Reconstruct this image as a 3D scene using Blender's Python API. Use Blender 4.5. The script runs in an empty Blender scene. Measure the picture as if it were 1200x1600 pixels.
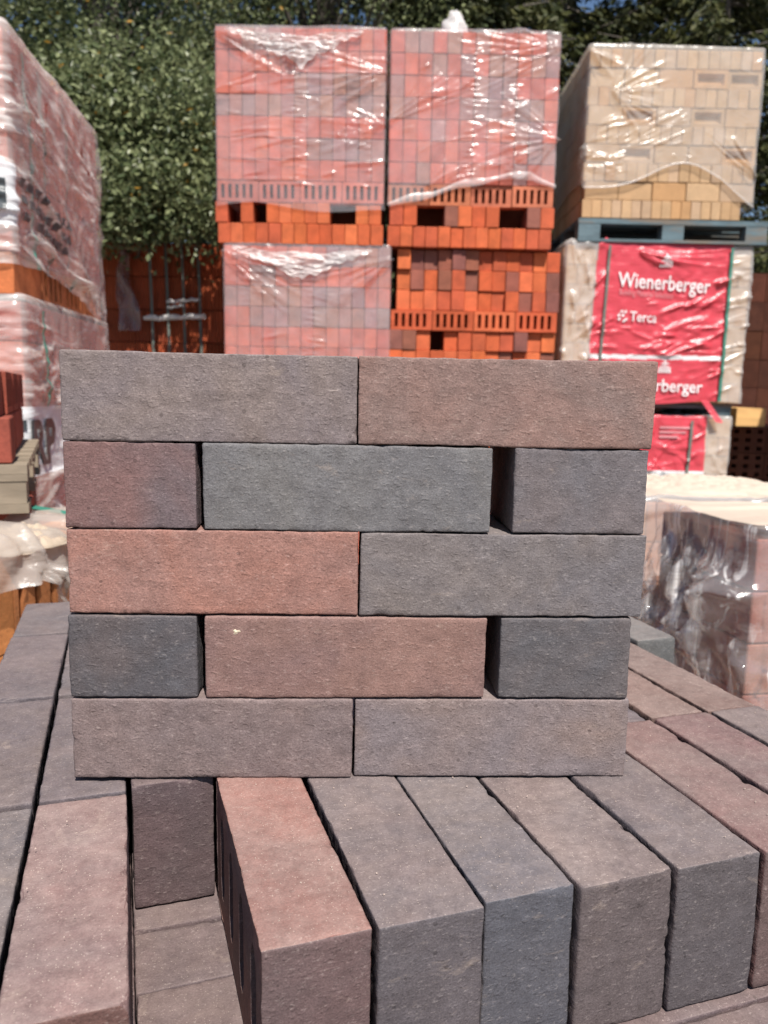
import bpy, math, random
import numpy as np
from mathutils import Matrix, Vector

sc = bpy.context.scene
COL = sc.collection
R = math.radians
random.seed(11)
RNG = np.random.default_rng(11)

# ------------------------------------------------------------------ camera
CAM_Z = 1.665
cd = bpy.data.cameras.new('camera')
cd.sensor_fit = 'VERTICAL'; cd.sensor_height = 36.0
cd.lens = 1229.92 / 1600 * 36.0
cd.clip_start = 0.02; cd.clip_end = 1500
cd.dof.use_dof = True; cd.dof.focus_distance = 0.62; cd.dof.aperture_fstop = 9.5
cam = bpy.data.objects.new('camera', cd); COL.objects.link(cam)
cam.matrix_world = Matrix(((0.99980167, -0.01991554, 0.0, 0.0),
                           (0.00304194, 0.15271163, -0.98826611, 0.0),
                           (0.01968186, 0.98807010, 0.15274193, CAM_Z),
                           (0, 0, 0, 1)))
sc.camera = cam

# ------------------------------------------------------------------ sky and sun
SUN_EL, SUN_AZ = R(56), R(18)          # azimuth: behind the camera, turned to its right
tosun = Vector((math.sin(SUN_AZ)*math.cos(SUN_EL), -math.cos(SUN_AZ)*math.cos(SUN_EL), math.sin(SUN_EL)))
w = bpy.data.worlds.new('World'); sc.world = w; w.use_nodes = True
nt = w.node_tree; bg = nt.nodes['Background']
sky = nt.nodes.new('ShaderNodeTexSky'); sky.sky_type = 'NISHITA'; sky.sun_disc = False
sky.sun_elevation = SUN_EL; sky.sun_rotation = math.pi - SUN_AZ
sky.air_density = 1.0; sky.dust_density = 0.3; sky.ozone_density = 3.0; sky.altitude = 100
nt.links.new(sky.outputs[0], bg.inputs[0]); bg.inputs[1].default_value = 0.068
ld = bpy.data.lights.new('sun', 'SUN'); ld.energy = 4.75; ld.angle = R(0.55); ld.color = (1.0, 0.95, 0.88)
so = bpy.data.objects.new('sun', ld); COL.objects.link(so)
so.rotation_euler = tosun.to_track_quat('Z', 'Y').to_euler()
sc.view_settings.view_transform = 'Standard'; sc.view_settings.look = 'None'
sc.view_settings.gamma = 1.0; sc.view_settings.use_curve_mapping = False
sc.view_settings.exposure = 0.68
sc.render.engine = 'CYCLES'
sc.cycles.max_bounces = 5; sc.cycles.transparent_max_bounces = 10
sc.cycles.diffuse_bounces = 2; sc.cycles.glossy_bounces = 2; sc.cycles.transmission_bounces = 2

# ------------------------------------------------------------------ helpers
def S2L(r, g, b):
    f = lambda c: (c/255)/12.92 if c <= 10 else ((c/255+0.055)/1.055)**2.4
    return (f(r), f(g), f(b), 1.0)

def tag(o, label=None, cat=None, group=None, kind=None):
    if label: o['label'] = label
    if cat: o['category'] = cat
    if group: o['group'] = group
    if kind: o['kind'] = kind
    return o

def empty(name, loc=(0, 0, 0), rz=0.0, label=None, cat=None, group=None):
    o = bpy.data.objects.new(name, None); COL.objects.link(o)
    o.location = loc; o.rotation_euler = (0, 0, rz); o.empty_display_size = 0.1
    return tag(o, label, cat, group)

def link(name, me, mats, parent=None, loc=(0, 0, 0), rot=(0, 0, 0), color=None):
    o = bpy.data.objects.new(name, me); COL.objects.link(o)
    if mats is not None and len(me.materials) == 0:
        for m in (mats if isinstance(mats, (list, tuple)) else [mats]): me.materials.append(m)
    o.parent = parent; o.location = loc; o.rotation_euler = rot
    if color is not None: o.color = color
    return o

def mesh_np(name, V, F, smooth=False, mi=None):
    """V (n,3); F (m,4) or (m,3) int array"""
    V = np.asarray(V, np.float32); F = np.asarray(F, np.int32)
    me = bpy.data.meshes.new(name); k = F.shape[1]
    me.vertices.add(len(V)); me.vertices.foreach_set('co', V.ravel())
    me.loops.add(F.size); me.loops.foreach_set('vertex_index', F.ravel())
    me.polygons.add(len(F))
    me.polygons.foreach_set('loop_start', np.arange(0, F.size, k, dtype=np.int32))
    if mi is not None: me.polygons.foreach_set('material_index', np.asarray(mi, np.int32))
    me.update(calc_edges=True)
    me.polygons.foreach_set('use_smooth', np.full(len(F), smooth))
    me.validate()
    return me

def mesh_py(name, V, F, smooth=False):
    me = bpy.data.meshes.new(name); me.from_pydata([tuple(v) for v in V], [], F); me.update()
    if smooth: me.polygons.foreach_set('use_smooth', np.full(len(me.polygons), True))
    return me

def vnoise(P, seed=0):
    """value noise in -1..1"""
    P = np.asarray(P, np.float64); I = np.floor(P).astype(np.int64); f = P - I
    f = f*f*f*(f*(f*6-15)+10)
    def h(ix, iy, iz):
        n = (ix*374761393 + iy*668265263 + iz*2147483647*3 + seed*974634777) & 0x7fffffff
        n = ((n ^ (n >> 13)) * 1274126177) & 0x7fffffff
        n = ((n ^ (n >> 15)) * 2246822519) & 0x7fffffff
        return (n & 0xffff)/32767.5 - 1.0
    out = 0
    for dx in (0, 1):
        wx = f[:, 0] if dx else 1-f[:, 0]
        for dy in (0, 1):
            wy = f[:, 1] if dy else 1-f[:, 1]
            for dz in (0, 1):
                wz = f[:, 2] if dz else 1-f[:, 2]
                out = out + wx*wy*wz*h(I[:, 0]+dx, I[:, 1]+dy, I[:, 2]+dz)
    return out

def box_vf(x0, x1, y0, y1, z0, z1):
    V = [(x0,y0,z0),(x1,y0,z0),(x1,y1,z0),(x0,y1,z0),(x0,y0,z1),(x1,y0,z1),(x1,y1,z1),(x0,y1,z1)]
    F = [(0,3,2,1),(4,5,6,7),(0,1,5,4),(1,2,6,5),(2,3,7,6),(3,0,4,7)]
    return V, F

def bevel_box(name, w, d, h, b=0.003, seed=None, jit=0.0):
    """box with chamfered edges: x -w/2..w/2, y 0..d, z 0..h (26 faces)"""
    hx, hy, hz = w/2, d/2, h/2
    V = []; idx = {}
    rr = random.Random(seed)
    def vid(s, a):
        key = (s, a)
        if key not in idx:
            p = [s[0]*(hx-b), s[1]*(hy-b), s[2]*(hz-b)]
            p[a] += s[a]*b
            if jit: p = [c + rr.uniform(-jit, jit) for c in p]
            idx[key] = len(V); V.append((p[0], p[1]+hy, p[2]+hz))
        return idx[key]
    F = []
    for a in range(3):
        u, v = (a+1) % 3, (a+2) % 3
        for sg in (-1, 1):
            c = []
            for su, sv in ((-1,-1),(1,-1),(1,1),(-1,1)):
                s = [0,0,0]; s[a] = sg; s[u] = su; s[v] = sv
                c.append(vid(tuple(s), a))
            F.append(tuple(c if sg > 0 else c[::-1]))
    for a in range(3):
        u, v = (a+1) % 3, (a+2) % 3
        for su in (-1, 1):
            for sv in (-1, 1):
                s0 = [0,0,0]; s1 = [0,0,0]; s0[a] = -1; s1[a] = 1
                for s in (s0, s1): s[u] = su; s[v] = sv
                s0, s1 = tuple(s0), tuple(s1)
                q = (vid(s0,u), vid(s1,u), vid(s1,v), vid(s0,v))
                F.append(q if su*sv < 0 else q[::-1])
    for sx in (-1,1):
        for sy in (-1,1):
            for sz in (-1,1):
                s = (sx,sy,sz); t = (vid(s,0), vid(s,1), vid(s,2))
                F.append(t if sx*sy*sz > 0 else t[::-1])
    return mesh_py(name, V, F)

def perforated(name, w, d, h, holes, depth, taper=0.0):
    """box x -w/2..w/2, y 0..d, z 0..h whose front (y=0) has recessed holes (x0,x1,z0,z1)"""
    xs = sorted({-w/2, w/2} | {round(v, 5) for r in holes for v in r[:2]})
    zs = sorted({0.0, h} | {round(v, 5) for r in holes for v in r[2:]})
    V = []; F = []; ix = {}
    def v(x, y, z):
        k = (round(x,5), round(y,5), round(z,5))
        if k not in ix: ix[k] = len(V); V.append(k)
        return ix[k]
    for i in range(len(xs)-1):
        for j in range(len(zs)-1):
            xa, xb, za, zb = xs[i], xs[i+1], zs[j], zs[j+1]
            xm, zm = (xa+xb)/2, (za+zb)/2
            if any(r[0] < xm < r[1] and r[2] < zm < r[3] for r in holes): continue
            F.append((v(xa,0,za), v(xb,0,za), v(xb,0,zb), v(xa,0,zb)))
    for x0, x1, z0, z1 in holes:
        t = taper
        o = [v(x0,0,z0), v(x1,0,z0), v(x1,0,z1), v(x0,0,z1)]
        b = [v(x0+t,depth,z0+t), v(x1-t,depth,z0+t), v(x1-t,depth,z1-t), v(x0+t,depth,z1-t)]
        for k in range(4): F.append((o[k], o[(k+1) % 4], b[(k+1) % 4], b[k]))
        F.append(tuple(b))
    x0, x1 = -w/2, w/2
    a = [v(x0,0,0), v(x1,0,0), v(x1,0,h), v(x0,0,h)]; b = [v(x0,d,0), v(x1,d,0), v(x1,d,h), v(x0,d,h)]
    F += [(b[1], b[0], b[3], b[2]), (a[0], b[0], b[1], a[1]), (a[1], b[1], b[2], a[2]), (a[2], b[2], b[3], a[3]), (a[3], b[3], b[0], a[0])]
    return mesh_py(name, V, F)

def tube(pts, rads, n=6):
    V = []; F = []
    for i, p in enumerate(pts):
        p = Vector(p)
        t = (Vector(pts[min(i+1, len(pts)-1)]) - Vector(pts[max(i-1, 0)])).normalized()
        a = t.cross(Vector((0.31, 0.9, 0.2))).normalized(); b = t.cross(a)
        for k in range(n):
            an = 2*math.pi*k/n
            V.append(p + (a*math.cos(an) + b*math.sin(an))*rads[i])
    for i in range(len(pts)-1):
        for k in range(n):
            F.append((i*n+k, i*n+(k+1) % n, (i+1)*n+(k+1) % n, (i+1)*n+k))
    return V, F

class MB:
    def __init__(s): s.V = []; s.F = []
    def add(s, V, F):
        o = len(s.V); s.V += [tuple(v) for v in V]; s.F += [tuple(i+o for i in f) for f in F]; return s
    def box(s, *a): return s.add(*box_vf(*a))
    def tube(s, pts, rads, n=6): return s.add(*tube(pts, rads, n))
    def build(s, name, mat, parent=None, loc=(0,0,0), rot=(0,0,0), smooth=False, color=None):
        return link(name, mesh_py(name, s.V, s.F, smooth), mat, parent, loc, rot, color)

# ------------------------------------------------------------------ materials
def newmat(name):
    m = bpy.data.materials.new(name); m.use_nodes = True
    nt = m.node_tree; nt.nodes.clear()
    out = nt.nodes.new('ShaderNodeOutputMaterial')
    def N(t, **kw):
        n = nt.nodes.new(t)
        for k, v in kw.items():
            if k == 'inp':
                for kk, vv in v.items():
                    s = n.inputs[kk]
                    if hasattr(vv, 'is_output') or isinstance(vv, bpy.types.NodeSocket): nt.links.new(vv, s)
                    else: s.default_value = vv
            else: setattr(n, k, v)
        return n
    return m, nt, out, N

def mixc(N, f, a, b, mode='MIX'):
    n = N('ShaderNodeMix', data_type='RGBA', blend_type=mode)
    for s, v in ((n.inputs[0], f), (n.inputs[6], a), (n.inputs[7], b)):
        if isinstance(v, bpy.types.NodeSocket): n.id_data.links.new(v, s)
        else: s.default_value = v
    return n.outputs[2]

def ramp(N, f, a, b, ca=(0,0,0,1), cb=(1,1,1,1)):
    n = N('ShaderNodeValToRGB', inp={0: f})
    n.color_ramp.elements[0].position = a; n.color_ramp.elements[1].position = b
    n.color_ramp.elements[0].color = ca; n.color_ramp.elements[1].color = cb
    return n.outputs[0]

def math_(N, op, a, b=None, clamp=False):
    n = N('ShaderNodeMath', operation=op, use_clamp=clamp)
    for i, v in enumerate((a, b)):
        if v is None: continue
        if isinstance(v, bpy.types.NodeSocket): n.id_data.links.new(v, n.inputs[i])
        else: n.inputs[i].default_value = v
    return n.outputs[0]

def obj_coord(N, nt, scale=(1,1,1)):
    tc = N('ShaderNodeTexCoord'); oi = N('ShaderNodeObjectInfo')
    mp = N('ShaderNodeVectorMath', operation='MULTIPLY', inp={0: tc.outputs['Object'], 1: scale})
    rv = N('ShaderNodeVectorMath', operation='SCALE', inp={0: (37.0, 71.0, 53.0), 'Scale': oi.outputs['Random']})
    ad = N('ShaderNodeVectorMath', operation='ADD', inp={0: mp.outputs[0], 1: rv.outputs[0]})
    return ad.outputs[0], oi

def noise(N, vec, scale, detail=3, rough=0.55, dist=0.0):
    return N('ShaderNodeTexNoise', inp={'Vector': vec, 'Scale': scale, 'Detail': detail, 'Roughness': rough, 'Distortion': dist}).outputs[0]

def mat_hero():
    """sanded engineering brick of the near stack and bed: object colour + object property tone2, dust on what faces up"""
    m, nt, out, N = newmat('fired_brick_near')
    co, oi = obj_coord(N, nt, (1, 1, 1))
    t2 = N('ShaderNodeAttribute', attribute_type='OBJECT', attribute_name='tone2')
    du = N('ShaderNodeAttribute', attribute_type='OBJECT', attribute_name='dust')
    ds = N('ShaderNodeAttribute', attribute_type='OBJECT', attribute_name='shift')
    big = noise(N, co, 9.0, 3, 0.6, 0.6)
    tc = N('ShaderNodeTexCoord'); sp = N('ShaderNodeSeparateXYZ', inp={0: tc.outputs['Object']})
    grad = math_(N, 'MULTIPLY', sp.outputs[0], ds.outputs['Fac'])
    f = math_(N, 'ADD', math_(N, 'ADD', big, grad), 0.0)
    c = mixc(N, ramp(N, f, 0.38, 0.64), oi.outputs['Color'], t2.outputs['Color'])
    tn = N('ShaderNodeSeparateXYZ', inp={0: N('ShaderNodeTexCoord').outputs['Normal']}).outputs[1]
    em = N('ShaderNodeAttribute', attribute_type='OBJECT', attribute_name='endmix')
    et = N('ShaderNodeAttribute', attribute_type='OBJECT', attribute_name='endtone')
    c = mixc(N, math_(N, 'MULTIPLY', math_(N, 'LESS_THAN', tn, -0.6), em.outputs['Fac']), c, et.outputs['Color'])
    # mottling and grain
    mid = noise(N, co, 70, 3, 0.65)
    c = mixc(N, 1.0, c, ramp(N, mid, 0.25, 0.75, (0.80,0.79,0.79,1), (1.16,1.17,1.18,1)), 'MULTIPLY')
    fine = noise(N, co, 760, 1, 0.6)
    c = mixc(N, 1.0, c, ramp(N, fine, 0.3, 0.72, (0.80,0.80,0.80,1), (1.22,1.22,1.22,1)), 'MULTIPLY')
    # burnt patches, drag marks and pits
    burn = ramp(N, noise(N, co, 15, 3, 0.6), 0.56, 0.74)
    c = mixc(N, math_(N, 'MULTIPLY', burn, 0.30), c, mixc(N, 1.0, c, (0.62, 0.60, 0.64, 1), 'MULTIPLY'))
    drag = ramp(N, noise(N, N('ShaderNodeVectorMath', operation='MULTIPLY', inp={0: co, 1: (0.10, 0.10, 1.0)}).outputs[0], 210, 1, 0.6), 0.60, 0.76)
    c = mixc(N, math_(N, 'MULTIPLY', drag, 0.22), c, mixc(N, 1.0, c, (1.7, 1.66, 1.62, 1), 'MULTIPLY'))
    pv = N('ShaderNodeTexVoronoi', feature='F1', inp={'Vector': co, 'Scale': 105.0, 'Randomness': 1.0})
    pc = N('ShaderNodeSeparateColor', inp={0: pv.outputs['Color']})
    pit = math_(N, 'MULTIPLY', math_(N, 'LESS_THAN', pv.outputs['Distance'], math_(N, 'MULTIPLY', pc.outputs[1], 0.20)), math_(N, 'GREATER_THAN', pc.outputs[0], 0.80))
    c = mixc(N, math_(N, 'MULTIPLY', pit, 0.6), c, mixc(N, 1.0, c, (0.42, 0.40, 0.40, 1), 'MULTIPLY'))
    # lighter rubbed streaks and pale scuffs
    sc_co = N('ShaderNodeVectorMath', operation='MULTIPLY', inp={0: co, 1: (1.0, 1.0, 2.6)}).outputs[0]
    scuff = ramp(N, noise(N, sc_co, 26, 4, 0.75, 0.5), 0.62, 0.78)
    c = mixc(N, math_(N, 'MULTIPLY', scuff, 0.32), c, (0.42, 0.33, 0.27, 1))
    # pale flecks of sand fired into the skin
    flk = ramp(N, noise(N, N('ShaderNodeVectorMath', operation='MULTIPLY', inp={0: co, 1: (0.7, 1.0, 1.5)}).outputs[0], 330, 2, 0.6), 0.60, 0.74)
    c = mixc(N, math_(N, 'MULTIPLY', flk, 0.38), c, mixc(N, 0.5, mixc(N, 1.0, c, (2.2, 2.2, 2.2, 1), 'MULTIPLY'), (0.40, 0.35, 0.32, 1)))
    # dust
    geo = N('ShaderNodeNewGeometry'); gz = N('ShaderNodeSeparateXYZ', inp={0: geo.outputs['True Normal']}).outputs[2]
    up = ramp(N, gz, 0.75, 0.95)
    dn = math_(N, 'ADD', math_(N, 'MULTIPLY', ramp(N, noise(N, co, 85, 4, 0.8, 0.0), 0.36, 0.66), 0.6), math_(N, 'MULTIPLY', ramp(N, noise(N, co, 13, 2, 0.6), 0.40, 0.64), 0.4))
    dfac = math_(N, 'MULTIPLY', math_(N, 'MULTIPLY', up, du.outputs['Fac']), math_(N, 'ADD', math_(N, 'MULTIPLY', dn, 0.72), 0.26))
    dcol = mixc(N, 0.55, mixc(N, 1.0, c, (1.7, 1.7, 1.7, 1), 'MULTIPLY'), (0.42, 0.335, 0.295, 1))
    c = mixc(N, dfac, c, dcol)
    vo = N('ShaderNodeTexVoronoi', feature='F1', inp={'Vector': co, 'Scale': 640.0, 'Randomness': 1.0})
    cell = N('ShaderNodeSeparateColor', inp={0: vo.outputs['Color']}).outputs[0]
    speck = math_(N, 'MULTIPLY', math_(N, 'LESS_THAN', vo.outputs['Distance'], 0.27), math_(N, 'GREATER_THAN', cell, 0.88))
    sfac = math_(N, 'MULTIPLY', speck, math_(N, 'ADD', math_(N, 'MULTIPLY', math_(N, 'MULTIPLY', up, du.outputs['Fac']), 0.45), 0.06))
    c = mixc(N, sfac, c, (0.66, 0.55, 0.46, 1))
    # relief
    rco = N('ShaderNodeVectorMath', operation='MULTIPLY', inp={0: co, 1: (0.8, 1.0, 1.15)}).outputs[0]
    r1 = noise(N, rco, 380, 3, 0.62, 0.0)
    r2 = ramp(N, noise(N, rco, 270, 1, 0.55), 0.55, 0.80)
    r3 = noise(N, rco, 110, 1, 0.5, 0.0)
    hgt = math_(N, 'ADD', math_(N, 'ADD', math_(N, 'MULTIPLY', r1, 0.50), math_(N, 'MULTIPLY', r3, 0.25)), math_(N, 'MULTIPLY', r2, 0.45))
    hgt = math_(N, 'MULTIPLY', hgt, math_(N, 'SUBTRACT', 1.0, math_(N, 'MULTIPLY', up, 0.6)))
    bp = N('ShaderNodeBump', inp={'Height': hgt, 'Distance': 0.0009, 'Strength': 0.85})
    b = N('ShaderNodeBsdfPrincipled', inp={'Base Color': c, 'Roughness': 0.78, 'Normal': bp.outputs[0]})
    b.inputs['Specular IOR Level'].default_value = 0.35
    nt.links.new(b.outputs[0], out.inputs[0])
    return m

def mat_clay(name='fired_brick', var=0.25, grain=45.0, bump=0.002):
    m, nt, out, N = newmat(name)
    co, oi = obj_coord(N, nt)
    n1 = noise(N, co, 12, 4, 0.6, 0.3); n2 = noise(N, co, grain*4, 3, 0.6)
    c = mixc(N, 1.0, oi.outputs['Color'], ramp(N, n1, 0.3, 0.7, (1-var,1-var,1-var,1), (1+var*.7,1+var*.6,1+var*.5,1)), 'MULTIPLY')
    c = mixc(N, 1.0, c, ramp(N, n2, 0.3, 0.7, (0.86,0.86,0.86,1), (1.12,1.12,1.12,1)), 'MULTIPLY')
    bp = N('ShaderNodeBump', inp={'Height': noise(N, co, grain*2, 4, 0.6), 'Distance': bump, 'Strength': 0.6})
    b = N('ShaderNodeBsdfPrincipled', inp={'Base Color': c, 'Roughness': 0.85, 'Normal': bp.outputs[0]})
    b.inputs['Specular IOR Level'].default_value = 0.25
    nt.links.new(b.outputs[0], out.inputs[0]); return m

def mat_film(name, haze=0.3, tint=(0.88, 0.87, 0.86, 1), rough=0.13, gloss=1.0, hvar=0.25, micro=0.5, streak=None):
    m, nt, out, N = newmat(name)
    co, oi = obj_coord(N, nt)
    hz = noise(N, co, 5.0, 5, 0.65, 0.8)
    hf = math_(N, 'ADD', math_(N, 'MULTIPLY', math_(N, 'SUBTRACT', hz, 0.5), hvar*2), haze, True)
    if streak:
        sk = N('ShaderNodeVectorMath', operation='MULTIPLY', inp={0: co, 1: streak[:3]}).outputs[0]
        hf = math_(N, 'ADD', hf, math_(N, 'MULTIPLY', ramp(N, noise(N, sk, 1.0, 3, 0.6, 1.2), 0.52, 0.72), streak[3]), True)
    st = N('ShaderNodeVectorMath', operation='MULTIPLY', inp={0: co, 1: (0.55, 0.55, 2.2)}).outputs[0]
    bp = N('ShaderNodeBump', inp={'Height': noise(N, st, 24, 4, 0.55, 1.6), 'Distance': 0.006, 'Strength': micro})
    d = N('ShaderNodeBsdfDiffuse', inp={'Color': tint, 'Normal': bp.outputs[0]})
    tl = N('ShaderNodeBsdfTranslucent', inp={'Color': tint, 'Normal': bp.outputs[0]})
    body = N('ShaderNodeMixShader', inp={0: 0.22, 1: d.outputs[0], 2: tl.outputs[0]})
    tr = N('ShaderNodeBsdfTransparent')
    a = N('ShaderNodeMixShader', inp={0: hf, 1: tr.outputs[0], 2: body.outputs[0]})
    fr = N('ShaderNodeFresnel', inp={'IOR': 1.5, 'Normal': bp.outputs[0]})
    g = N('ShaderNodeBsdfGlossy', inp={'Roughness': rough, 'Normal': bp.outputs[0]})
    mx = N('ShaderNodeMixShader', inp={0: math_(N, 'MINIMUM', math_(N, 'MULTIPLY', fr.outputs[0], gloss, True), 0.09*gloss+0.07), 1: a.outputs[0], 2: g.outputs[0]})
    nt.links.new(mx.outputs[0], out.inputs[0]); return m

def mat_plain(name, color, rough=0.6, var=0.15, scale=20, bump=0.0, spec=0.4, stretch=(1,1,1), second=None):
    m, nt, out, N = newmat(name)
    co, oi = obj_coord(N, nt, stretch)
    n1 = noise(N, co, scale, 5, 0.62, 0.4)
    c = mixc(N, 1.0, color, ramp(N, n1, 0.3, 0.7, (1-var,1-var,1-var,1), (1+var,1+var,1+var,1)), 'MULTIPLY')
    if second: c = mixc(N, ramp(N, noise(N, co, scale*.35, 5, .7, .5), .48, .62), c, second)
    b = N('ShaderNodeBsdfPrincipled', inp={'Base Color': c, 'Roughness': rough})
    b.inputs['Specular IOR Level'].default_value = spec
    if bump:
        bp = N('ShaderNodeBump', inp={'Height': noise(N, co, scale*3, 4, 0.6), 'Distance': bump, 'Strength': 0.7})
        nt.links.new(bp.outputs[0], b.inputs['Normal'])
    nt.links.new(b.outputs[0], out.inputs[0]); return m

def mat_leaf(name, dark, light, yellow=0.0, trans=0.35, rough=0.45):
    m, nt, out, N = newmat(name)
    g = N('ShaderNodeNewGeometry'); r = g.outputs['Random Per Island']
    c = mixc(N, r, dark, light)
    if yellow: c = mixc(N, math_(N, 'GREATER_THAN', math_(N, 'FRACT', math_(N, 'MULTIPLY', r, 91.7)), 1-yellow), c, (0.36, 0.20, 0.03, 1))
    b = N('ShaderNodeBsdfPrincipled', inp={'Base Color': c, 'Roughness': rough})
    b.inputs['Specular IOR Level'].default_value = 0.28
    t = N('ShaderNodeBsdfTranslucent', inp={'Color': c})
    mx = N('ShaderNodeMixShader', inp={0: trans, 1: b.outputs[0], 2: t.outputs[0]})
    nt.links.new(mx.outputs[0], out.inputs[0]); return m

HERO = mat_hero()
CLAY = mat_clay()
YCLAY = mat_clay('buff_brick', 0.12, 60.0, 0.001)
FILM = mat_film('clear_wrap', 0.14, (.92,.88,.89,1), rough=0.22, gloss=.95, hvar=0.14, micro=.22)
FILM_B = mat_film('cloudy_wrap', 0.34, (0.92,0.88,0.85,1), 0.25, .9, hvar=0.16, micro=.25)
FILM_W = mat_film('bunched_wrap', 0.50, (0.94,0.91,0.88,1), 0.22, 1.2, hvar=0.35, micro=0.6)
FILM_D = mat_film('loose_wrap', 0.13, (0.92,0.88,0.86,1), 0.10, 2.0, hvar=0.10, micro=0.5, streak=(24, 24, 3.0, .8))
FILM_L = mat_film('cream_wrap', 0.30, (0.95,0.90,0.85,1), 0.2, 1.2, hvar=0.14, micro=0.25, streak=(5, 5, 24, .5))
RED = mat_film('red_print', 0.93, (0.74, 0.075, 0.105, 1), 0.30, 1.2, hvar=0.06, micro=0.5)
WHT = mat_film('white_print', 0.93, (0.85, 0.87, 0.88, 1), 0.25, 0.8, hvar=0.04, micro=0.5)
INK = mat_plain('black_ink', (0.055, 0.065, 0.07, 1), 0.4, 0.1)
WHITEINK = mat_plain('white_ink', (0.78, 0.72, 0.72, 1), 0.4, 0.05)
PALEINK = mat_plain('pale_ink', (0.60, 0.25, 0.27, 1), 0.4, 0.05)
STRAP_G = mat_plain('green_strap', (0.045, 0.19, 0.145, 1), 0.35, 0.15, 30)
STRAP_D = mat_plain('grey_green_strap', (0.13, 0.15, 0.13, 1), 0.4, 0.15, 30)
WOOD_B = mat_plain('weathered_blue_paint', (0.10, 0.145, 0.165, 1), 0.8, 0.35, 14, 0.002, 0.2, (0.3,1,1), (0.17,0.14,0.11,1))
WOOD_G = mat_plain('grey_timber', (0.235, 0.19, 0.14, 1), 0.8, 0.3, 18, 0.002, 0.2, (0.25,1,1))
WOOD_Y = mat_plain('fresh_timber', (0.62, 0.37, 0.15, 1), 0.7, 0.18, 22, 0.001, 0.2, (0.2,1,1))
CORE = mat_plain('inner_clay', (0.16, 0.045, 0.025, 1), 0.9, 0.2)
COREG = mat_plain('inner_grey_clay', (0.10, 0.08, 0.075, 1), 0.9, 0.2)
BARK = mat_plain('bark', (0.10, 0.085, 0.07, 1), 0.9, 0.3, 12, 0.01)

# ------------------------------------------------------------------ ground
m, nt, out, N = newmat('gravel_yard')
tcg = N('ShaderNodeTexCoord').outputs['Object']
c = mixc(N, ramp(N, noise(N, tcg, 0.6, 5, 0.6), 0.35, 0.65), (0.20, 0.175, 0.15, 1), (0.30, 0.265, 0.23, 1))
vg = N('ShaderNodeTexVoronoi', inp={'Vector': tcg, 'Scale': 38.0})
c = mixc(N, 0.5, c, vg.outputs['Color'], 'SOFT_LIGHT')
bp = N('ShaderNodeBump', inp={'Height': vg.outputs['Distance'], 'Distance': 0.02, 'Strength': 0.8})
b = N('ShaderNodeBsdfPrincipled', inp={'Base Color': c, 'Roughness': 0.9, 'Normal': bp.outputs[0]})
nt.links.new(b.outputs[0], out.inputs[0])
gv, gf = [], []
gx = np.concatenate([[-600, -100, -30], np.linspace(-12, 12, 41), [30, 100, 600]])
for yy in gx:
    for xx in gx:
        gv.append((xx, yy+5, 0.02*math.sin(xx*1.3)*math.cos(yy*0.9) if max(abs(xx), abs(yy)) < 13 else 0))
ng = len(gx)
for i in range(ng-1):
    for j in range(ng-1): gf.append((i*ng+j, i*ng+j+1, (i+1)*ng+j+1, (i+1)*ng+j))
tag(link('ground', mesh_py('ground', gv, gf, True), m, loc=(0, 0, -0.03)), kind='structure')

# ------------------------------------------------------------------ film hoods
def make_folds(rng, n, s_rng, v_rng, ang=(-25, 25), ln=(.1, .4), wd=(.004, .010), am=(.002, .006)):
    F = []
    for _ in range(n):
        F.append((rng.uniform(*s_rng), rng.uniform(*v_rng), R(rng.uniform(*ang)), rng.uniform(*ln), rng.uniform(*wd), rng.uniform(*am), rng.uniform(-.5, .5)))
    return F

def fan(rng, s, v, a0, a1, n, ln, wd=(.005, .011), am=(.003, .007)):
    return [(s, v, R(a0 + (a1-a0)*(k+rng.uniform(.1, .9))/n), ln*rng.uniform(.5, 1.1), rng.uniform(*wd), rng.uniform(*am), rng.uniform(-.3, .3)) for k in range(n)]

def seam(rng, s, v0, v1, step=.02, ln=.07, am=(.002, .005)):
    out = []; v = v0
    while v < v1:
        l = ln*rng.uniform(.5, 1.3)
        out.append((s-l*rng.uniform(.2, .8), v, R(rng.uniform(-12, 12)), l, rng.uniform(.003, .006), rng.uniform(*am), 0)); v += step*rng.uniform(.6, 1.4)
    return out

def fold_field(S, V, folds):
    H = np.zeros_like(S)
    folds = folds + [(a+random.uniform(-.02,.02), b_+random.uniform(-.025,.025), c_+R(random.uniform(-7,7)), d_*random.uniform(.5,1.1), e_*.65, f_*.8, g_) for a, b_, c_, d_, e_, f_, g_ in folds]
    for s0, v0, a, ln, wd, am, k in folds:
        ca, sa = math.cos(a), math.sin(a)
        msk = (np.abs(S-s0) < ln+.05) & (np.abs(V-v0) < abs(sa)*ln+.06+abs(k)*ln*ln)
        ds, dv = S[msk]-s0, V[msk]-v0
        u = ds*ca+dv*sa; t = -ds*sa+dv*ca + k*u*(u-ln)
        tt = np.clip(u/ln, 0, 1); tap = np.sin(np.pi*np.clip(tt*.92+.04, 0, 1))**.7*(u > 0)*(u < ln)
        w2 = wd*(.7+.8*tt)
        H[msk] += 1.5*am*tap*np.exp(-np.abs(t/w2)**1.6)
    return H

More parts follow.
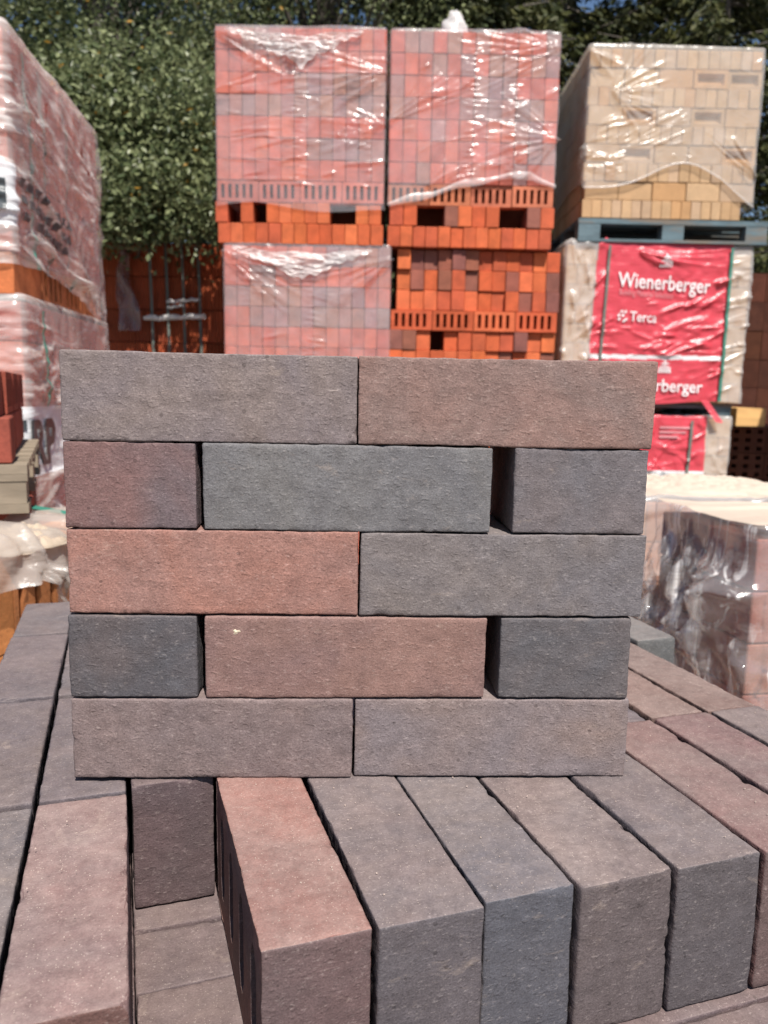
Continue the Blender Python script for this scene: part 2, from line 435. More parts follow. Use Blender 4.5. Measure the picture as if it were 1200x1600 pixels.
FILM_H = {}
def film_hood(parent, W, D, H, folds, mats, matfn=None, bottom=None, off=.006, res=(.007, .03, .03), seed=1, sag=.004, holes=None, name='film', low=0.0, topclose=True, calm=()):
    """wrap round left side, front and right side and over the top; front y=0, x 0..W, depth D, z low..H"""
    rf, rl, rr_ = res
    s = np.concatenate([np.arange(-D, -.03, rl), np.arange(-.03, W+.03, rf), np.arange(W+.03, W+D+rr_, rr_)])
    v = np.concatenate([np.arange(low, H-.015, rf), H + np.linspace(-.015, .015, 6)])
    nv_wall = len(v)
    def path(q):
        x = np.clip(q, 0, W); y = np.where(q < 0, -q, np.where(q > W, q-W, 0.0)); return x, y
    px = 0; py = 0
    for dq in (-.016, -.008, 0, .008, .016):
        a, b_ = path(s+dq); px = px+a/5; py = py+b_/5
    tx = np.gradient(px, s); ty = np.gradient(py, s); nn = np.hypot(tx, ty)+1e-9
    nx, ny = ty/nn, -tx/nn
    S, V = np.meshgrid(s, v, indexing='ij')
    if bottom is not None:
        bt = np.array([bottom(q) for q in s])[:, None]; V2 = bt + (V-low)*(H+.015-bt)/(H+.015-low)
    else: V2 = V
    Hh = fold_field(S, V2, folds)
    for ca, cb, cv0, cv1, ck in calm:
        e = np.clip(1-np.maximum(np.maximum(ca-S, S-cb), np.maximum(cv0-V2, V2-cv1))/.03, 0, 1)
        Hh = Hh*(1-(1-ck)*e)
    P3 = np.stack([S.ravel()*7, V2.ravel()*7, np.full(S.size, seed*3.7)], 1)
    Hh = Hh + (sag*vnoise(P3, seed)).reshape(S.shape) + (sag*.5*vnoise(P3*3.1, seed+5)).reshape(S.shape)
    # pull of the edge towards the bricks at the open bottom
    ar = np.clip((V-(H-.015))/.03, 0, 1)            # 0 wall .. 1 on top
    inw = .012*(1-np.cos(ar*np.pi/2)) 
    Z = np.where(V > H-.015, H-.015+.021*np.sin(ar*np.pi/2)+off, V2)
    o = off + Hh*(1-ar) - inw
    X = px[:, None] + nx[:, None]*o; Y = py[:, None] + ny[:, None]*o
    Z = Z + Hh*ar
    FILM_H[name] = None
    if topclose:
        cx, cy = W/2, D/2
        nt_ = 5; xs = [X]; ys = [Y]; zs = [Z]
        for k in range(1, nt_+1):
            f = k/nt_*0.98
            xs.append((X[:, -1:]*(1-f)+cx*f)); ys.append((Y[:, -1:]*(1-f)+cy*f)); zs.append(Z[:, -1:]+.004*np.sin(k*2.1+s*9)[:, None])
        X, Y, Z = (np.concatenate(q, 1) for q in (xs, ys, zs))
    n, k = X.shape
    I = np.arange(n*k).reshape(n, k)
    F = np.stack([I[:-1, :-1], I[1:, :-1], I[1:, 1:], I[:-1, 1:]], -1).reshape(-1, 4)
    Sf = np.repeat(S[:-1, :1], k-1, 1).ravel(); Vf = np.concatenate([V2, np.repeat(V2[:, -1:]+1, k-V2.shape[1], 1)], 1)[:-1, :-1].ravel()
    mi = np.zeros(len(F), int)
    if matfn is not None: mi = matfn(Sf, Vf)
    if holes:
        keep = np.ones(len(F), bool)
        for hs, hv, rs, rv in holes:
            e = ((Sf-hs)/rs)**2 + ((Vf-hv)/rv)**2 + .5*vnoise(np.stack([Sf*30, Vf*30, Sf*0], 1), 3)
            keep &= e > 1
        F = F[keep]; mi = mi[keep]
    me = mesh_np(name, np.stack([X, Y, Z], -1).reshape(-1, 3), F, True, mi)
    for mm in mats: me.materials.append(mm)
    ob = link(name, me, None, parent)
    def samp(q, vv):      # surface point on the front at (s, v)
        i = np.clip(np.searchsorted(s, q)-1, 0, len(s)-2); fi = np.clip((q-s[i])/(s[i+1]-s[i]), 0, 1)
        col = V2[i]; j = int(np.clip(np.searchsorted(col, vv)-1, 0, nv_wall-2)); fj = np.clip((vv-col[j])/(col[j+1]-col[j]), 0, 1)
        g = lambda A: (A[i, j]*(1-fi)+A[i+1, j]*fi)*(1-fj) + (A[i, j+1]*(1-fi)+A[i+1, j+1]*fi)*fj
        return np.array([g(X), g(Y), g(Z)]), np.array([nx[i]*(1-fi)+nx[i+1]*fi, ny[i]*(1-fi)+ny[i+1]*fi, 0])
    return ob, samp

def patch_mesh(name, samp, poly_s0, poly_s1, v0, v1, lift, parent, mat, ns=40, nv=40, shape=None, crinkle=0, seed=1):
    """second layer of sheet lying on a film hood"""
    s = np.linspace(poly_s0, poly_s1, ns); V = []; F = []
    for i, q in enumerate(s):
        for j in range(nv):
            vv = v0 + (v1-v0)*j/(nv-1)
            if shape: lo, hi = shape((q-poly_s0)/(poly_s1-poly_s0)); vv = lo + (hi-lo)*j/(nv-1)
            p, n = samp(q, vv); V.append(p + n*lift)
    V = np.array(V)
    if crinkle:
        P = V*np.array([16, 1, 75]) + seed
        V[:, 1] -= crinkle*np.abs(vnoise(P, seed)) + crinkle*.7*vnoise(P*2.3, seed+1)
    I = np.arange(ns*nv).reshape(ns, nv)
    F = np.stack([I[:-1, :-1], I[1:, :-1], I[1:, 1:], I[:-1, 1:]], -1).reshape(-1, 4)
    return link(name, mesh_np(name, V, F, True), mat, parent)

def lettering(parent, samp, text, size, s0, v0, mat, lift=.004, bold=.02, tilt=0.0, width=None, name='lettering', label=None):
    cu = bpy.data.curves.new('t', 'FONT'); cu.body = text; cu.size = size; cu.offset = bold*size; cu.resolution_u = 3
    o = bpy.data.objects.new('t', cu); COL.objects.link(o)
    dg = bpy.context.evaluated_depsgraph_get(); dg.update()
    me = bpy.data.meshes.new_from_object(o.evaluated_get(dg))
    COL.objects.unlink(o); bpy.data.objects.remove(o); bpy.data.curves.remove(cu)
    import bmesh
    bm = bmesh.new(); bm.from_mesh(me)
    bmesh.ops.triangulate(bm, faces=bm.faces[:])
    for _ in range(4):
        L = [e for e in bm.edges if e.calc_length() > .009]
        if L: bmesh.ops.subdivide_edges(bm, edges=L, cuts=1); bmesh.ops.triangulate(bm, faces=[f for f in bm.faces if len(f.verts) > 3])
    xs = [v.co.x for v in bm.verts]; k = width/(max(xs)-min(xs)) if width else 1.0; x0 = min(xs)
    for v in bm.verts:
        q = s0 + (v.co.x-x0)*k; vv = v0 + v.co.y + tilt*(q-s0)
        p, n = samp(q, vv); v.co = Vector(p + n*lift)
    bm.to_mesh(me); bm.free(); me.name = name; me.materials.clear(); me.materials.append(mat)
    o = link(name, me, None, parent)
    if label: o['label'] = label
    return o

def strap_on(samp, parent, s_bot, v_bot, s_top, v_top, wd, mat, lift=.008, n=24):
    V = []; F = []
    for i in range(n+1):
        f = i/n; q = s_bot+(s_top-s_bot)*f; vv = v_bot+(v_top-v_bot)*f
        for dq in (-wd/2, wd/2):
            p, nn = samp(q+dq, vv); V.append(p+nn*lift); V.append(p+nn*(lift+.0015))
    for i in range(n):
        a = i*4; b_ = a+4
        F += [(a+1, a+3, b_+3, b_+1), (a, b_, b_+2, a+2), (a, a+1, b_+1, b_), (a+2, b_+2, b_+3, a+3)]
    return link('strap', mesh_py('strap', V, F), mat, parent)

# ------------------------------------------------------------------ brick packs
def shared(*key):
    d = shared.__dict__.setdefault('c', {})
    if key not in d:
        kind = key[0]
        if kind == 'end': d[key] = [bevel_box('brick', key[1], key[2], key[3], .0028, k, .0006) for k in range(4)]
        elif kind == 'perf':
            w, dd, h, n = key[1:]
            sw = w/(n*2+1.6); holes = [(-w/2+sw*(1.1+2*i)-sw*.05, -w/2+sw*(2.0+2*i), h*.16, h*.84) for i in range(n)]
            d[key] = [perforated('brick', w, dd, h, holes, dd*.8)]
        elif kind == 'frog':
            w, dd, h = key[1:]
            d[key] = [perforated('brick', w, dd, h, [(-w*.40, w*.40, h*.20, h*.80)], .025, .014)]
        elif kind == 'grid':
            w, dd, h, nx_, nz_ = key[1:]
            holes = [(-w/2+w*(i+.28)/nx_, -w/2+w*(i+.72)/nx_, h*(j+.26)/nz_, h*(j+.74)/nz_) for i in range(nx_) for j in range(nz_)]
            d[key] = [perforated('brick', w, dd, h, holes, dd*.7)]
        elif kind == 'ribbed':
            w, dd, h, n = key[1:]
            V = []; F = []; xs = np.linspace(-w/2, w/2, 2*n+1)
            prof = [(xs[0], 0)] + [(xs[i], .011 if i % 2 else 0) for i in range(1, 2*n)] + [(xs[-1], 0), (w/2, dd), (-w/2, dd)]
            for z in (0, h): V += [(a, b_, z) for a, b_ in prof]
            q = len(prof); F = [(i, (i+1) % q, (i+1) % q+q, i+q) for i in range(q)] + [tuple(range(q))[::-1], tuple(range(q, 2*q))]
            d[key] = [mesh_py('block', V, F)]
    return random.choice(d[key])

ORANGE = [(0.52,0.115,0.042), (0.47,0.095,0.036), (0.55,0.13,0.05), (0.43,0.09,0.04)]
BROWN = [(0.24,0.085,0.062), (0.21,0.08,0.06), (0.27,0.09,0.06)]
PINK = [(0.50,0.130,0.092), (0.455,0.118,0.086), (0.53,0.145,0.10)]
GREYB = [(0.35,0.185,0.165), (0.31,0.175,0.165), (0.37,0.18,0.15)]
BUFF = [(0.45,0.295,0.165), (0.43,0.275,0.15), (0.48,0.32,0.185), (0.45,0.26,0.125), (0.45,0.31,0.20)]
def pick(pal):
    c = random.choice(pal); k = random.uniform(.92, 1.08)
    return (c[0]*k, c[1]*k*random.uniform(.95, 1.05), c[2]*k*random.uniform(.93, 1.07), 1)

def row_ends(T, z, W, n, h, d, colf, skip=(), jit=.004, mat=None, side=0, x0=0.0, dy=0.0):
    """one course of header faces; skip: missing bricks; dy sets the course back"""
    p = W/n
    for i in range(n):
        if i in skip: continue
        o = link('brick', shared('end', round(p-.0022, 4), d, h), mat or CLAY, T,
                 (x0+(i+.5)*p+random.uniform(-.001, .001), dy+random.uniform(0, jit), z), (0, 0, R(random.uniform(-.6, .6))), color=colf(i))

def row_faces(T, z, W, n, h, d, colf, kind='perf', nh=5, skip=(), jit=.005, mat=None, plain=(), x0=0.0, dy=0.0):
    p = W/n
    for i in range(n):
        if i in skip: continue
        if i in plain: me = shared('end', round(p-.004, 4), d, h)
        elif kind == 'perf': me = shared('perf', round(p-.004, 4), d, h, nh)
        elif kind == 'frog': me = shared('frog', round(p-.004, 4), d, h)
        elif kind == 'grid': me = shared('grid', round(p-.004, 4), d, h, nh, 3)
        elif kind == 'ribbed': me = shared('ribbed', round(p-.004, 4), d, h, nh)
        link('brick' if kind != 'ribbed' else 'block', me, mat or CLAY, T, (x0+(i+.5)*p, dy+random.uniform(0, jit), z), (0, 0, R(random.uniform(-.5, .5))), color=colf(i))

def side_rows(T, z, W, D, n, h, d, colf, right=True, first=.245, kind='end', nh=5, mat=None):
    """stretcher faces along a flank behind the front bricks"""
    L = (D-first)/n
    for i in range(n):
        me = shared('end', round(L-.003, 4), d, h) if kind == 'end' else shared('perf', round(L-.003, 4), d, h, nh) if kind == 'perf' else shared('grid', round(L-.003, 4), d, h, nh, 2)
        y = first+(i+.5)*L
        if right: link('brick', me, mat or CLAY, T, (W-random.uniform(0, .004), y, z), (0, 0, R(90)), color=colf(i))
        else: link('brick', me, mat or CLAY, T, (random.uniform(0, .004), y, z), (0, 0, R(-90)), color=colf(i))

def core(T, W, D, z0, z1, mat, front=.235, side=.06):
    MB().box(side, W-side, front, D, z0, z1).build('inner_bricks', mat, T)

def pallet(label, loc, rz, W, D, mat, h=.135, group='pallets under the brick packs', nblk=3):
    T = empty('pallet', loc, rz, label, 'pallet', group)
    for i in range(7):
        y = i*D/7
        MB().box(0, W, y+.004, y+D/7-.03, h-.017, h).build('deck_board', mat, T)
    for yb in (0.0, D/2-.05, D-.1):
        MB().box(0, W, yb+.002, yb+.098, h-.031, h-.0175).build('stringer_board', mat, T)
        MB().box(0, W, yb+.002, yb+.098, 0, .018).build('bottom_board', mat, T)
        for i in range(nblk):
            xb = i*(W-.14)/(nblk-1)
            MB().box(xb+.003, xb+.137, yb+.004, yb+.096, .0185, h-.0315).build('block', mat, T)
    return T

PR = .1065     # course height of the red packs
rng = random.Random(5)

# centre-left red packs: three high, the lowest out of sight behind the near stack ------------------------------------
def col_blocks(spec):
    """spec: per row list of (from, to) ranges in grey-brown, else pink"""
    def f(row):
        rs = spec.get(row, ())
        return lambda i: pick(GREYB) if any(a <= i < b_ for a, b_ in rs) else pick(PINK)
    return f

def red_pack(label, x, y, ztop, W, rz, colf, gaps, films=True, bare_rows=None, spec_rows=None, n=13, D=.96):
    T = empty('brick_pack', (x, y, ztop-10*PR), rz, label, 'brick pack', 'packs of red bricks')
    return T

# pack A, top left of the pair
WA = .880
A = empty('brick_pack', (-.915, 4.36, 2.425), R(-.4), 'shrink-wrapped red brick pack left of the central pair, white gathered film at its top', 'brick pack', 'packs of red bricks')
row_ends(A, 0, WA, 13, .1045, .24, lambda i: pick(ORANGE), jit=.008)
row_ends(A, PR, WA, 13, .1045, .24, lambda i: pick(ORANGE), skip=(1, 3, 9, 10), jit=.01, x0=-.012)
row_faces(A, 2*PR, WA, 4, .1045, .071, lambda i: pick(PINK))
cA = col_blocks({4: [(7, 13)], 6: [(0, 4), (4, 7), (7, 13)], 7: [(6, 13)], 9: [(2, 5)]})
for k in range(3, 10): row_ends(A, k*PR, WA, 13, .1050, .24, cA(k))
for k in range(10):
    side_rows(A, k*PR, WA, .96, 3, .1045, .10, lambda i: pick(PINK), True)
    side_rows(A, k*PR, WA, .96, 3, .1045, .10, lambda i: pick(PINK), False)
core(A, WA, .96, .001, 10*PR-.004, CORE, .26, .11)
HT = 10*PR
fA = make_folds(rng, 34, (0, WA-.1), (.3, HT), (-16, 16), (.08, .3)) + fan(rng, .0, .75, 2, 45, 9, .35) + fan(rng, WA, .85, 160, 220, 16, .5) + fan(rng, WA, .6, 150, 215, 8, .4) \
   + fan(rng, .0, 1.04, -40, 5, 10, .45) + fan(rng, .43, .98, 195, 260, 7, .2) + seam(rng, .42, .3, 1.0, .018, .11) + make_folds(rng, 22, (.62, .8), (.48, .62), (20, 80), (.02, .06), (.003, .005)) + seam(rng, .79, .3, .62, .02, .05)
filmA, sA = film_hood(A, WA, .96, HT, fA, [FILM], bottom=lambda q: 2*PR-.045 + .03*max(0, 1-abs(q-.2)/.5) + .012*math.sin(q*9), seed=2)
def vflap(f): 
    k = (f/.54 if f < .54 else (1-f)/.46)
    lo = HT-.035-.155*k**1.25+.012*math.sin(f*31)*k+.006*math.sin(f*77); hi = HT-.012-.030*math.sin(math.pi*f)+.006*math.sin(f*19)
    return min(lo, hi-.004), hi
patch_mesh('film_flap', sA, .06, WA-.12, 0, 0, .006, A, FILM_W, 90, 40, vflap, .010, 4).parent = filmA

# pack A2 below
A2 = empty('brick_pack', (-.885, 4.37, 2.42-10*PR), R(-.6), 'shrink-wrapped red brick pack directly below the left one of the central pair', 'brick pack', 'packs of red bricks')
WA2 = .895
cA2 = col_blocks({8: [(2, 4)], 7: [(0, 11)], 6: [(2, 13)], 9: [(8, 13)]})
for k in range(3, 10): row_ends(A2, k*PR, WA2, 13, .1050, .24, cA2(k))
for k in range(3): row_ends(A2, k*PR, WA2, 13, .1045, .24, lambda i: pick(ORANGE))
core(A2, WA2, .96, .001, 10*PR-.004, CORE, .26, .08)
for k in range(3, 10): side_rows(A2, k*PR, WA2, .96, 3, .1045, .075, lambda i: pick(PINK), False)
fA2 = make_folds(rng, 26, (0, WA2-.1), (.3, HT), (-18, 18), (.08, .3)) + fan(rng, 0, 1.03, -50, -5, 12, .5) + fan(rng, WA2, 1.0, 185, 235, 14, .45) + seam(rng, .48, .4, .95, .02, .1)
filmA2, sA2 = film_hood(A2, WA2, .96, HT, fA2, [FILM], bottom=lambda q: .3, low=.3, seed=3)
def vflap2(f):
    k = 1-abs(f-.5)/.5
    lo = HT-.03-.15*k**1.1+.010*math.sin(f*27)*k+.005*math.sin(f*71); hi = HT-.012-.028*math.sin(math.pi*f)+.005*math.sin(f*17)
    return min(lo, hi-.004), hi
patch_mesh('film_flap', sA2, .05, WA2-.1, 0, 0, .006, A2, FILM_W, 90, 40, vflap2, .009, 9).parent = filmA2
pA = empty('brick_pack', (-.87, 4.38, .0), R(0), 'lowest red brick pack of the left central column, behind the near stack', 'brick pack', 'packs of red bricks')
for k in range(10): row_ends(pA, .006+k*.1350, .9, 13, .1330, .24, lambda i: pick(PINK))
core(pA, .9, .96, .002, 1.345, CORE, .26, .03)

# pack B, top right of the pair
WB = .875
B = empty('brick_pack', (-.012, 4.36, 2.425), R(.5), 'half-wrapped red brick pack right of the central pair, film edge sagging over orange bricks', 'brick pack', 'packs of red bricks')
mixo = lambda p: (lambda i: pick(BROWN) if random.random() < p else pick(ORANGE))
row_ends(B, 0, WB, 13, .1045, .24, mixo(.12), jit=.01)
row_ends(B, PR, WB, 12, .1045, .24, mixo(.15), skip=(2, 3, 8, 9), jit=.008, x0=.01)
row_faces(B, 2*PR, WB, 4, .1045, .071, lambda i: pick([(0.46,0.14,0.075)]), jit=.016)
cB = lambda i: pick(GREYB) if random.random() < .36 else pick(PINK)
for k in range(3, 10): row_ends(B, k*PR, WB, 12, .1050, .24, cB)
for k in range(10):
    side_rows(B, k*PR, WB, .96, 3, .1045, .10, lambda i: pick(PINK), True)
    side_rows(B, k*PR, WB, .96, 3, .1045, .10, lambda i: pick(PINK), False)
core(B, WB, .96, .001, 10*PR-.004, CORE, .26, .11)
fB = make_folds(rng, 28, (0, WB-.1), (.4, HT), (-5, 38), (.08, .3)) + fan(rng, WB, .55, 130, 235, 20, .42) + fan(rng, WB, 1.0, 160, 225, 12, .5) + seam(rng, .43, .35, HT, .017, .07) + seam(rng, .64, .5, 1.12, .02, .09) \
   + make_folds(rng, 18, (.60, .70), (.35, .5), (0, 90), (.02, .06), (.003, .005)) + fan(rng, .0, .62, 20, 60, 8, .4) + fan(rng, .2, .3, 10, 60, 7, .3)
def botB(q):
    if q < 0: return 2*PR
    f = min(1, q/WB); return PR+.09 + .155*math.sin(math.pi*min(1, f/.86)*.5)**1.3 - .05*max(0, f-.86)/.14 + .006*math.sin(q*23)
filmB, sB = film_hood(B, WB, .96, HT, fB, [FILM], bottom=botB, seed=7)
# hem of gathered film along the sagging edge
V = []; F = []
for i in range(81):
    q = WB*i/80
    for j in range(9):
        p, n = sB(q, botB(q)+(.022+.018*math.sin(q*11)**2)*j/8); V.append(p + n*(.004+.005*math.sin(j/8*math.pi)+.004*abs(math.sin(q*31+1.3*math.sin(q*13)))))
I = np.arange(81*9).reshape(81, 9)
link('film_hem', mesh_np('film_hem', V, np.stack([I[:-1,:-1], I[1:,:-1], I[1:,1:], I[:-1,1:]], -1).reshape(-1,4), True), FILM_B, filmB)
V = []; F = []
for i in range(13):
    for j in range(17):
        a, b_ = i/12*math.pi/2, j/16*2*math.pi
        k = 1+.12*math.sin(3*b_+i)
        V.append((.33+.07*k*math.cos(a)*math.cos(b_), .11+.07*k*math.cos(a)*math.sin(b_), HT+.008+.125*k*math.sin(a)))
I = np.arange(13*17).reshape(13, 17)
link('film_knot', mesh_np('film_knot', V, np.stack([I[:-1,:-1], I[:-1,1:], I[1:,1:], I[1:,:-1]], -1).reshape(-1,4), True), FILM_W, filmB)

# pack B2 below: unwrapped
B2 = empty('brick_pack', (.045, 4.38, 2.42-10*PR), R(.8), 'unwrapped orange and brown brick pack directly below the right one of the central pair', 'brick pack', 'packs of red bricks')
WB2 = .885
for k in (9, 8, 7): row_ends(B2, k*PR, WB2, 12, .1045, .24, mixo(.26), jit=.034, dy=.006)
row_faces(B2, 6*PR, WB2+.02, 4, .1045, .071, lambda i: pick(ORANGE), jit=.01, x0=-.03)
row_ends(B2, 5*PR, WB2+.03, 12, .1045, .24, mixo(.24), skip=(3,), jit=.034, x0=-.04)
row_ends(B2, 4*PR, WB2+.03, 12, .1045, .24, mixo(.24), jit=.035, x0=-.04)
for k in range(4): row_ends(B2, k*PR, WB2+.03, 12, .1045, .24, mixo(.3), x0=-.04)
for k in range(10): side_rows(B2, k*PR, WB2, .96, 3, .1045, .10, mixo(.3), False); side_rows(B2, k*PR, WB2, .96, 3, .1045, .10, mixo(.3), True)
core(B2, WB2, .96, .001, 10*PR-.004, CORE, .26, .11)
pB = empty('brick_pack', (.04, 4.40, .0), R(0), 'lowest red brick pack of the right central column, behind the near stack', 'brick pack', 'packs of red bricks')
for k in range(10): row_ends(pB, .006+k*.1350, .9, 13, .1330, .24, mixo(.3))
core(pB, .9, .96, .002, 1.345, CORE, .26, .03)

# yellow pack on its pallet, over two red-labelled packs ---------------------------------------------------------------
YH = .1085; WY = 1.045
Y = empty('brick_pack', (1.185, 5.10, 2.748), R(.3), 'wrapped buff yellow brick pack on the weathered blue pallet', 'brick pack', 'packs of buff bricks')
def ybuff(i):
    c_ = random.choice(BUFF); k_ = random.uniform(.94, 1.06); return (c_[0]*k_, c_[1]*k_, c_[2]*k_, 1)
frogs = {7: (3, 4), 5: (1, 3), 3: (1, 4)}
for k in range(9):
    if k % 2 == 0: row_ends(Y, k*YH, WY-(.06 if k == 0 else .0), 16, .106, .10, ybuff, mat=YCLAY, jit=.006, x0=0)
    else:
        fr = frogs.get(k, ())
        row_faces(Y, k*YH, WY, 5, .106, .065, ybuff, 'frog', mat=YCLAY, jit=.012, plain=[i for i in range(5) if i not in fr], x0=.008 if k > 1 else .012)
    side_rows(Y, k*YH, WY, .85, 7, .106, .065, ybuff, False, .10, mat=YCLAY)
    side_rows(Y, k*YH, WY-.06, .85, 7, .106, .065, ybuff, True, .10, mat=YCLAY)
core(Y, WY-.06, .85, .001, 9*YH-.004, mat_plain('inner_buff_clay', (.25,.16,.09,1), .9), .11, .07)
HY = 9*YH
fY = fan(rng, .14, .72, -60, 80, 20, .40) + fan(rng, .0, .95, -60, -10, 9, .2) + make_folds(rng, 25, (0, .5), (.4, .55), (5, 35), (.1, .25)) + make_folds(rng, 30, (.4, 1.0), (.25, .9), (-50, 50), (.03, .12), (.003, .006), (.001, .003)) \
   + fan(rng, WY, .25, 110, 150, 7, .35) + fan(rng, .05, .38, 150, 210, 6, .2) + make_folds(rng, 14, (0, .25), (.25, .36), (-15, 25), (.05, .15))
def botY(q):
    if q < 0: return .19 - .02*math.sin(q*6)
    f = min(1, q/WY)
    return .165 + .155*math.exp(-((f-.58)/.25)**2) - .10*max(0, (f-.8)/.2)**1.3
filmY, sY = film_hood(Y, WY+.004, .85, HY, fY, [mat_film('clear_wrap_buff', .22, (.94,.90,.84,1), .22, .9, .12, .22)], bottom=botY, seed=13, off=.014, res=(.007, .02, .02))
V = []
for i in range(81):
    q = WY*i/80
    for j in range(7):
        p, n = sY(q, botY(q)+.012*j/6); V.append(p + n*(.003+.004*math.sin(j/6*math.pi)+.003*abs(math.sin(q*23+1.1*math.sin(q*9)))))
I = np.arange(81*7).reshape(81, 7)
link('film_hem', mesh_np('film_hem', V, np.stack([I[:-1,:-1], I[1:,:-1], I[1:,1:], I[:-1,1:]], -1).reshape(-1,4), True), FILM_B, filmY)
pallet('weathered blue wooden pallet under the wrapped yellow brick pack', (1.17, 5.095, 2.606), R(.3), 1.18, .95, WOOD_B, .138)

def label_pack(lab, loc, rz, W, D, H, z_lab0, z_lab1, s_l, s_r, seed, texts=True):
    T = empty('brick_pack', loc, rz, lab, 'brick pack', 'packs with red printed wrap')
    n = int(H/.108); hh = H/n
    for k in range(n):
        if k % 2: row_faces(T, k*hh, W, 5, hh-.003, .065, ybuff, 'frog', mat=YCLAY, plain=range(5))
        else: row_ends(T, k*hh, W, 16, hh-.003, .10, ybuff, mat=YCLAY)
        side_rows(T, k*hh, W, D, 6, hh-.003, .065, ybuff, True, .10, mat=YCLAY); side_rows(T, k*hh, W, D, 6, hh-.003, .065, ybuff, False, .10, mat=YCLAY)
    core(T, W, D, .001, H-.004, CORE, .11, .07)
    return T

RH = .965; WR = 1.165
RP = label_pack('brick pack in red printed wrap with large white lettering, under the blue pallet', (1.112, 5.12, 1.625), R(.8), WR, .95, RH, 0, RH, .18, 1.02, 4)
def lab_fn(s, v):
    l = .19 - .03*(1-v/RH) ; r = 1.035 - .012*(1-v/RH)
    red = (s > l) & (s < r) & (v < 1.5) & ~((v > .265) & (v < .292))
    wh = (s > l) & (s < r) & (v > .265) & (v < .292)
    return np.where(red, 1, np.where(wh, 2, 0))
fR = make_folds(rng, 46, (.5, 1.0), (.25, .8), (-8, 35), (.06, .3), (.006, .013), (.003, .007)) + make_folds(rng, 30, (.15, .6), (.25, .55), (-20, 25), (.06, .2), (.006, .011), (.002, .006)) + make_folds(rng, 26, (0, .2), (.1, .95), (30, 120), (.05, .25), (.008, .015), (.004, .009)) \
   + make_folds(rng, 20, (1.03, 1.16), (.05, .95), (-30, 30), (.04, .12), (.006, .012), (.003, .007)) + make_folds(rng, 20, (.4, 1.0), (.02, .25), (5, 30), (.1, .35), (.007, .012), (.003, .007)) + fan(rng, .45, .93, -35, 0, 7, .6, (.008, .015), (.004, .009))
filmR, sR = film_hood(RP, WR, .95, RH, fR, [FILM_B, RED, WHT], lab_fn, bottom=lambda q: .0+.012*math.sin(q*8), seed=17, off=.014, sag=.006, calm=[(.30, .93, .67, .83, .16), (.33, .60, .48, .58, .2), (.33, .93, .05, .27, .2)], res=(.007, .025, .025))
lettering(filmR, sR, 'Wienerberger', .125, .325, .715, WHITEINK, width=.585, tilt=-.055, bold=.012, lift=.010)
lettering(filmR, sR, 'Building Material Solutions', .05, .34, .665, PALEINK, width=.34, tilt=-.055, bold=.0, lift=.007)
lettering(filmR, sR, 'Terca', .085, .415, .505, WHITEINK, width=.17, tilt=-.05, bold=.012, lift=.010)
lettering(filmR, sR, 'Wienerberger', .11, .335, .075, WHITEINK, width=.575, tilt=-.02, bold=.012, lift=.010)
def emblem(cx, cz, k, big=True):
    """small emblem of roofed bars, white"""
    mb = MB(); V = []
    def quad(pts):
        vs = [sR(cx+a*k, cz+b_*k) for a, b_ in pts]; mb.add([tuple(p+n*.007) for p, n in vs], [tuple(range(len(pts)))])
    if big:
        for i in range(6): quad([(-.5+.17*i, -.35), (-.39+.17*i, -.35), (-.36+.15*i, .1+.08*(2.5-abs(i-2.5))), (-.44+.15*i, .1+.08*(2.5-abs(i-2.5)))])
        quad([(-.34, .30), (.36, .30), (.22, .40), (-.2, .40)]); quad([(-.1, .42), (.1, .42), (.02, .62), (-.02, .62)])
    else:
        for a, b_ in ((-.3, -.2), (.0, .1), (.28, -.22), (-.12, .42), (.2, .40), (-.34, .12), (.1, -.35)): quad([(a-.14, b_-.05), (a+.02, b_-.14), (a+.15, b_+.04), (a, b_+.14)])
    return mb.build('emblem', WHITEINK, filmR)
emblem(.62, .865, .085); emblem(.37, .53, .075, False); emblem(.66, .215, .085)
for q0, w_ in ((.47, .002), (.475, .002)):
    pass
strap_on(sR, RP, .235, .0, .262, RH-.012, .016, STRAP_D, lift=.014); strap_on(sR, RP, 1.025, .0, 1.028, RH-.012, .017, STRAP_G, lift=.014)
# torn tail of red wrap at the foot
mb = MB()
for i in range(6):
    z = .02-.028*i; x = .90+.02*i
    mb.V += [(x, -.03-.006*i, z), (x+.05, -.035-.004*i, z-.004)]
mb.F = [(2*i, 2*i+1, 2*i+3, 2*i+2) for i in range(5)]
mb.build('torn_wrap', RED, filmR, smooth=True)
pallet('dark pallet between the two red printed brick packs', (1.10, 5.16, 1.525), R(.8), 1.15, .9, WOOD_B, .095)
R2 = label_pack('lower brick pack in red printed wrap, half hidden by the near stack', (1.07, 5.12, .56), R(.4), 1.165, .95, .965, 0, 1, 0, 0, 5)
fR2 = make_folds(rng, 40, (.4, 1.1), (.4, .95), (-70, 70), (.06, .25), (.006, .012), (.003, .007))
filmR2, sR2 = film_hood(R2, 1.165, .95, .965, fR2, [FILM_B, RED, WHT], lambda s, v: np.where((s > .15) & (s < 1.0) & (v < 1.5) & (v > .62), 1, np.where((s > .15) & (s < 1.0) & (v > .575) & (v < .62), 2, 0)), bottom=lambda q: .56, low=.56, seed=19, off=.012, sag=.010, res=(.008, .03, .03))
strap_on(sR2, R2, .89, .56, .905, .95, .017, STRAP_D, lift=.014)
for i, (q, vv, wd_) in enumerate(((.70, .905, .20), (.70, .875, .17), (.70, .845, .12))):
    strap_on(sR2, filmR2, q+wd_/2, vv-.008, q+wd_/2+.001, vv+.006, wd_, PALEINK, lift=.006, n=3).name = 'print_line'
pR = pallet('pallet on the ground under the lower red printed pack', (1.05, 5.16, 0), R(.4), 1.15, .9, WOOD_G, .56, nblk=3)

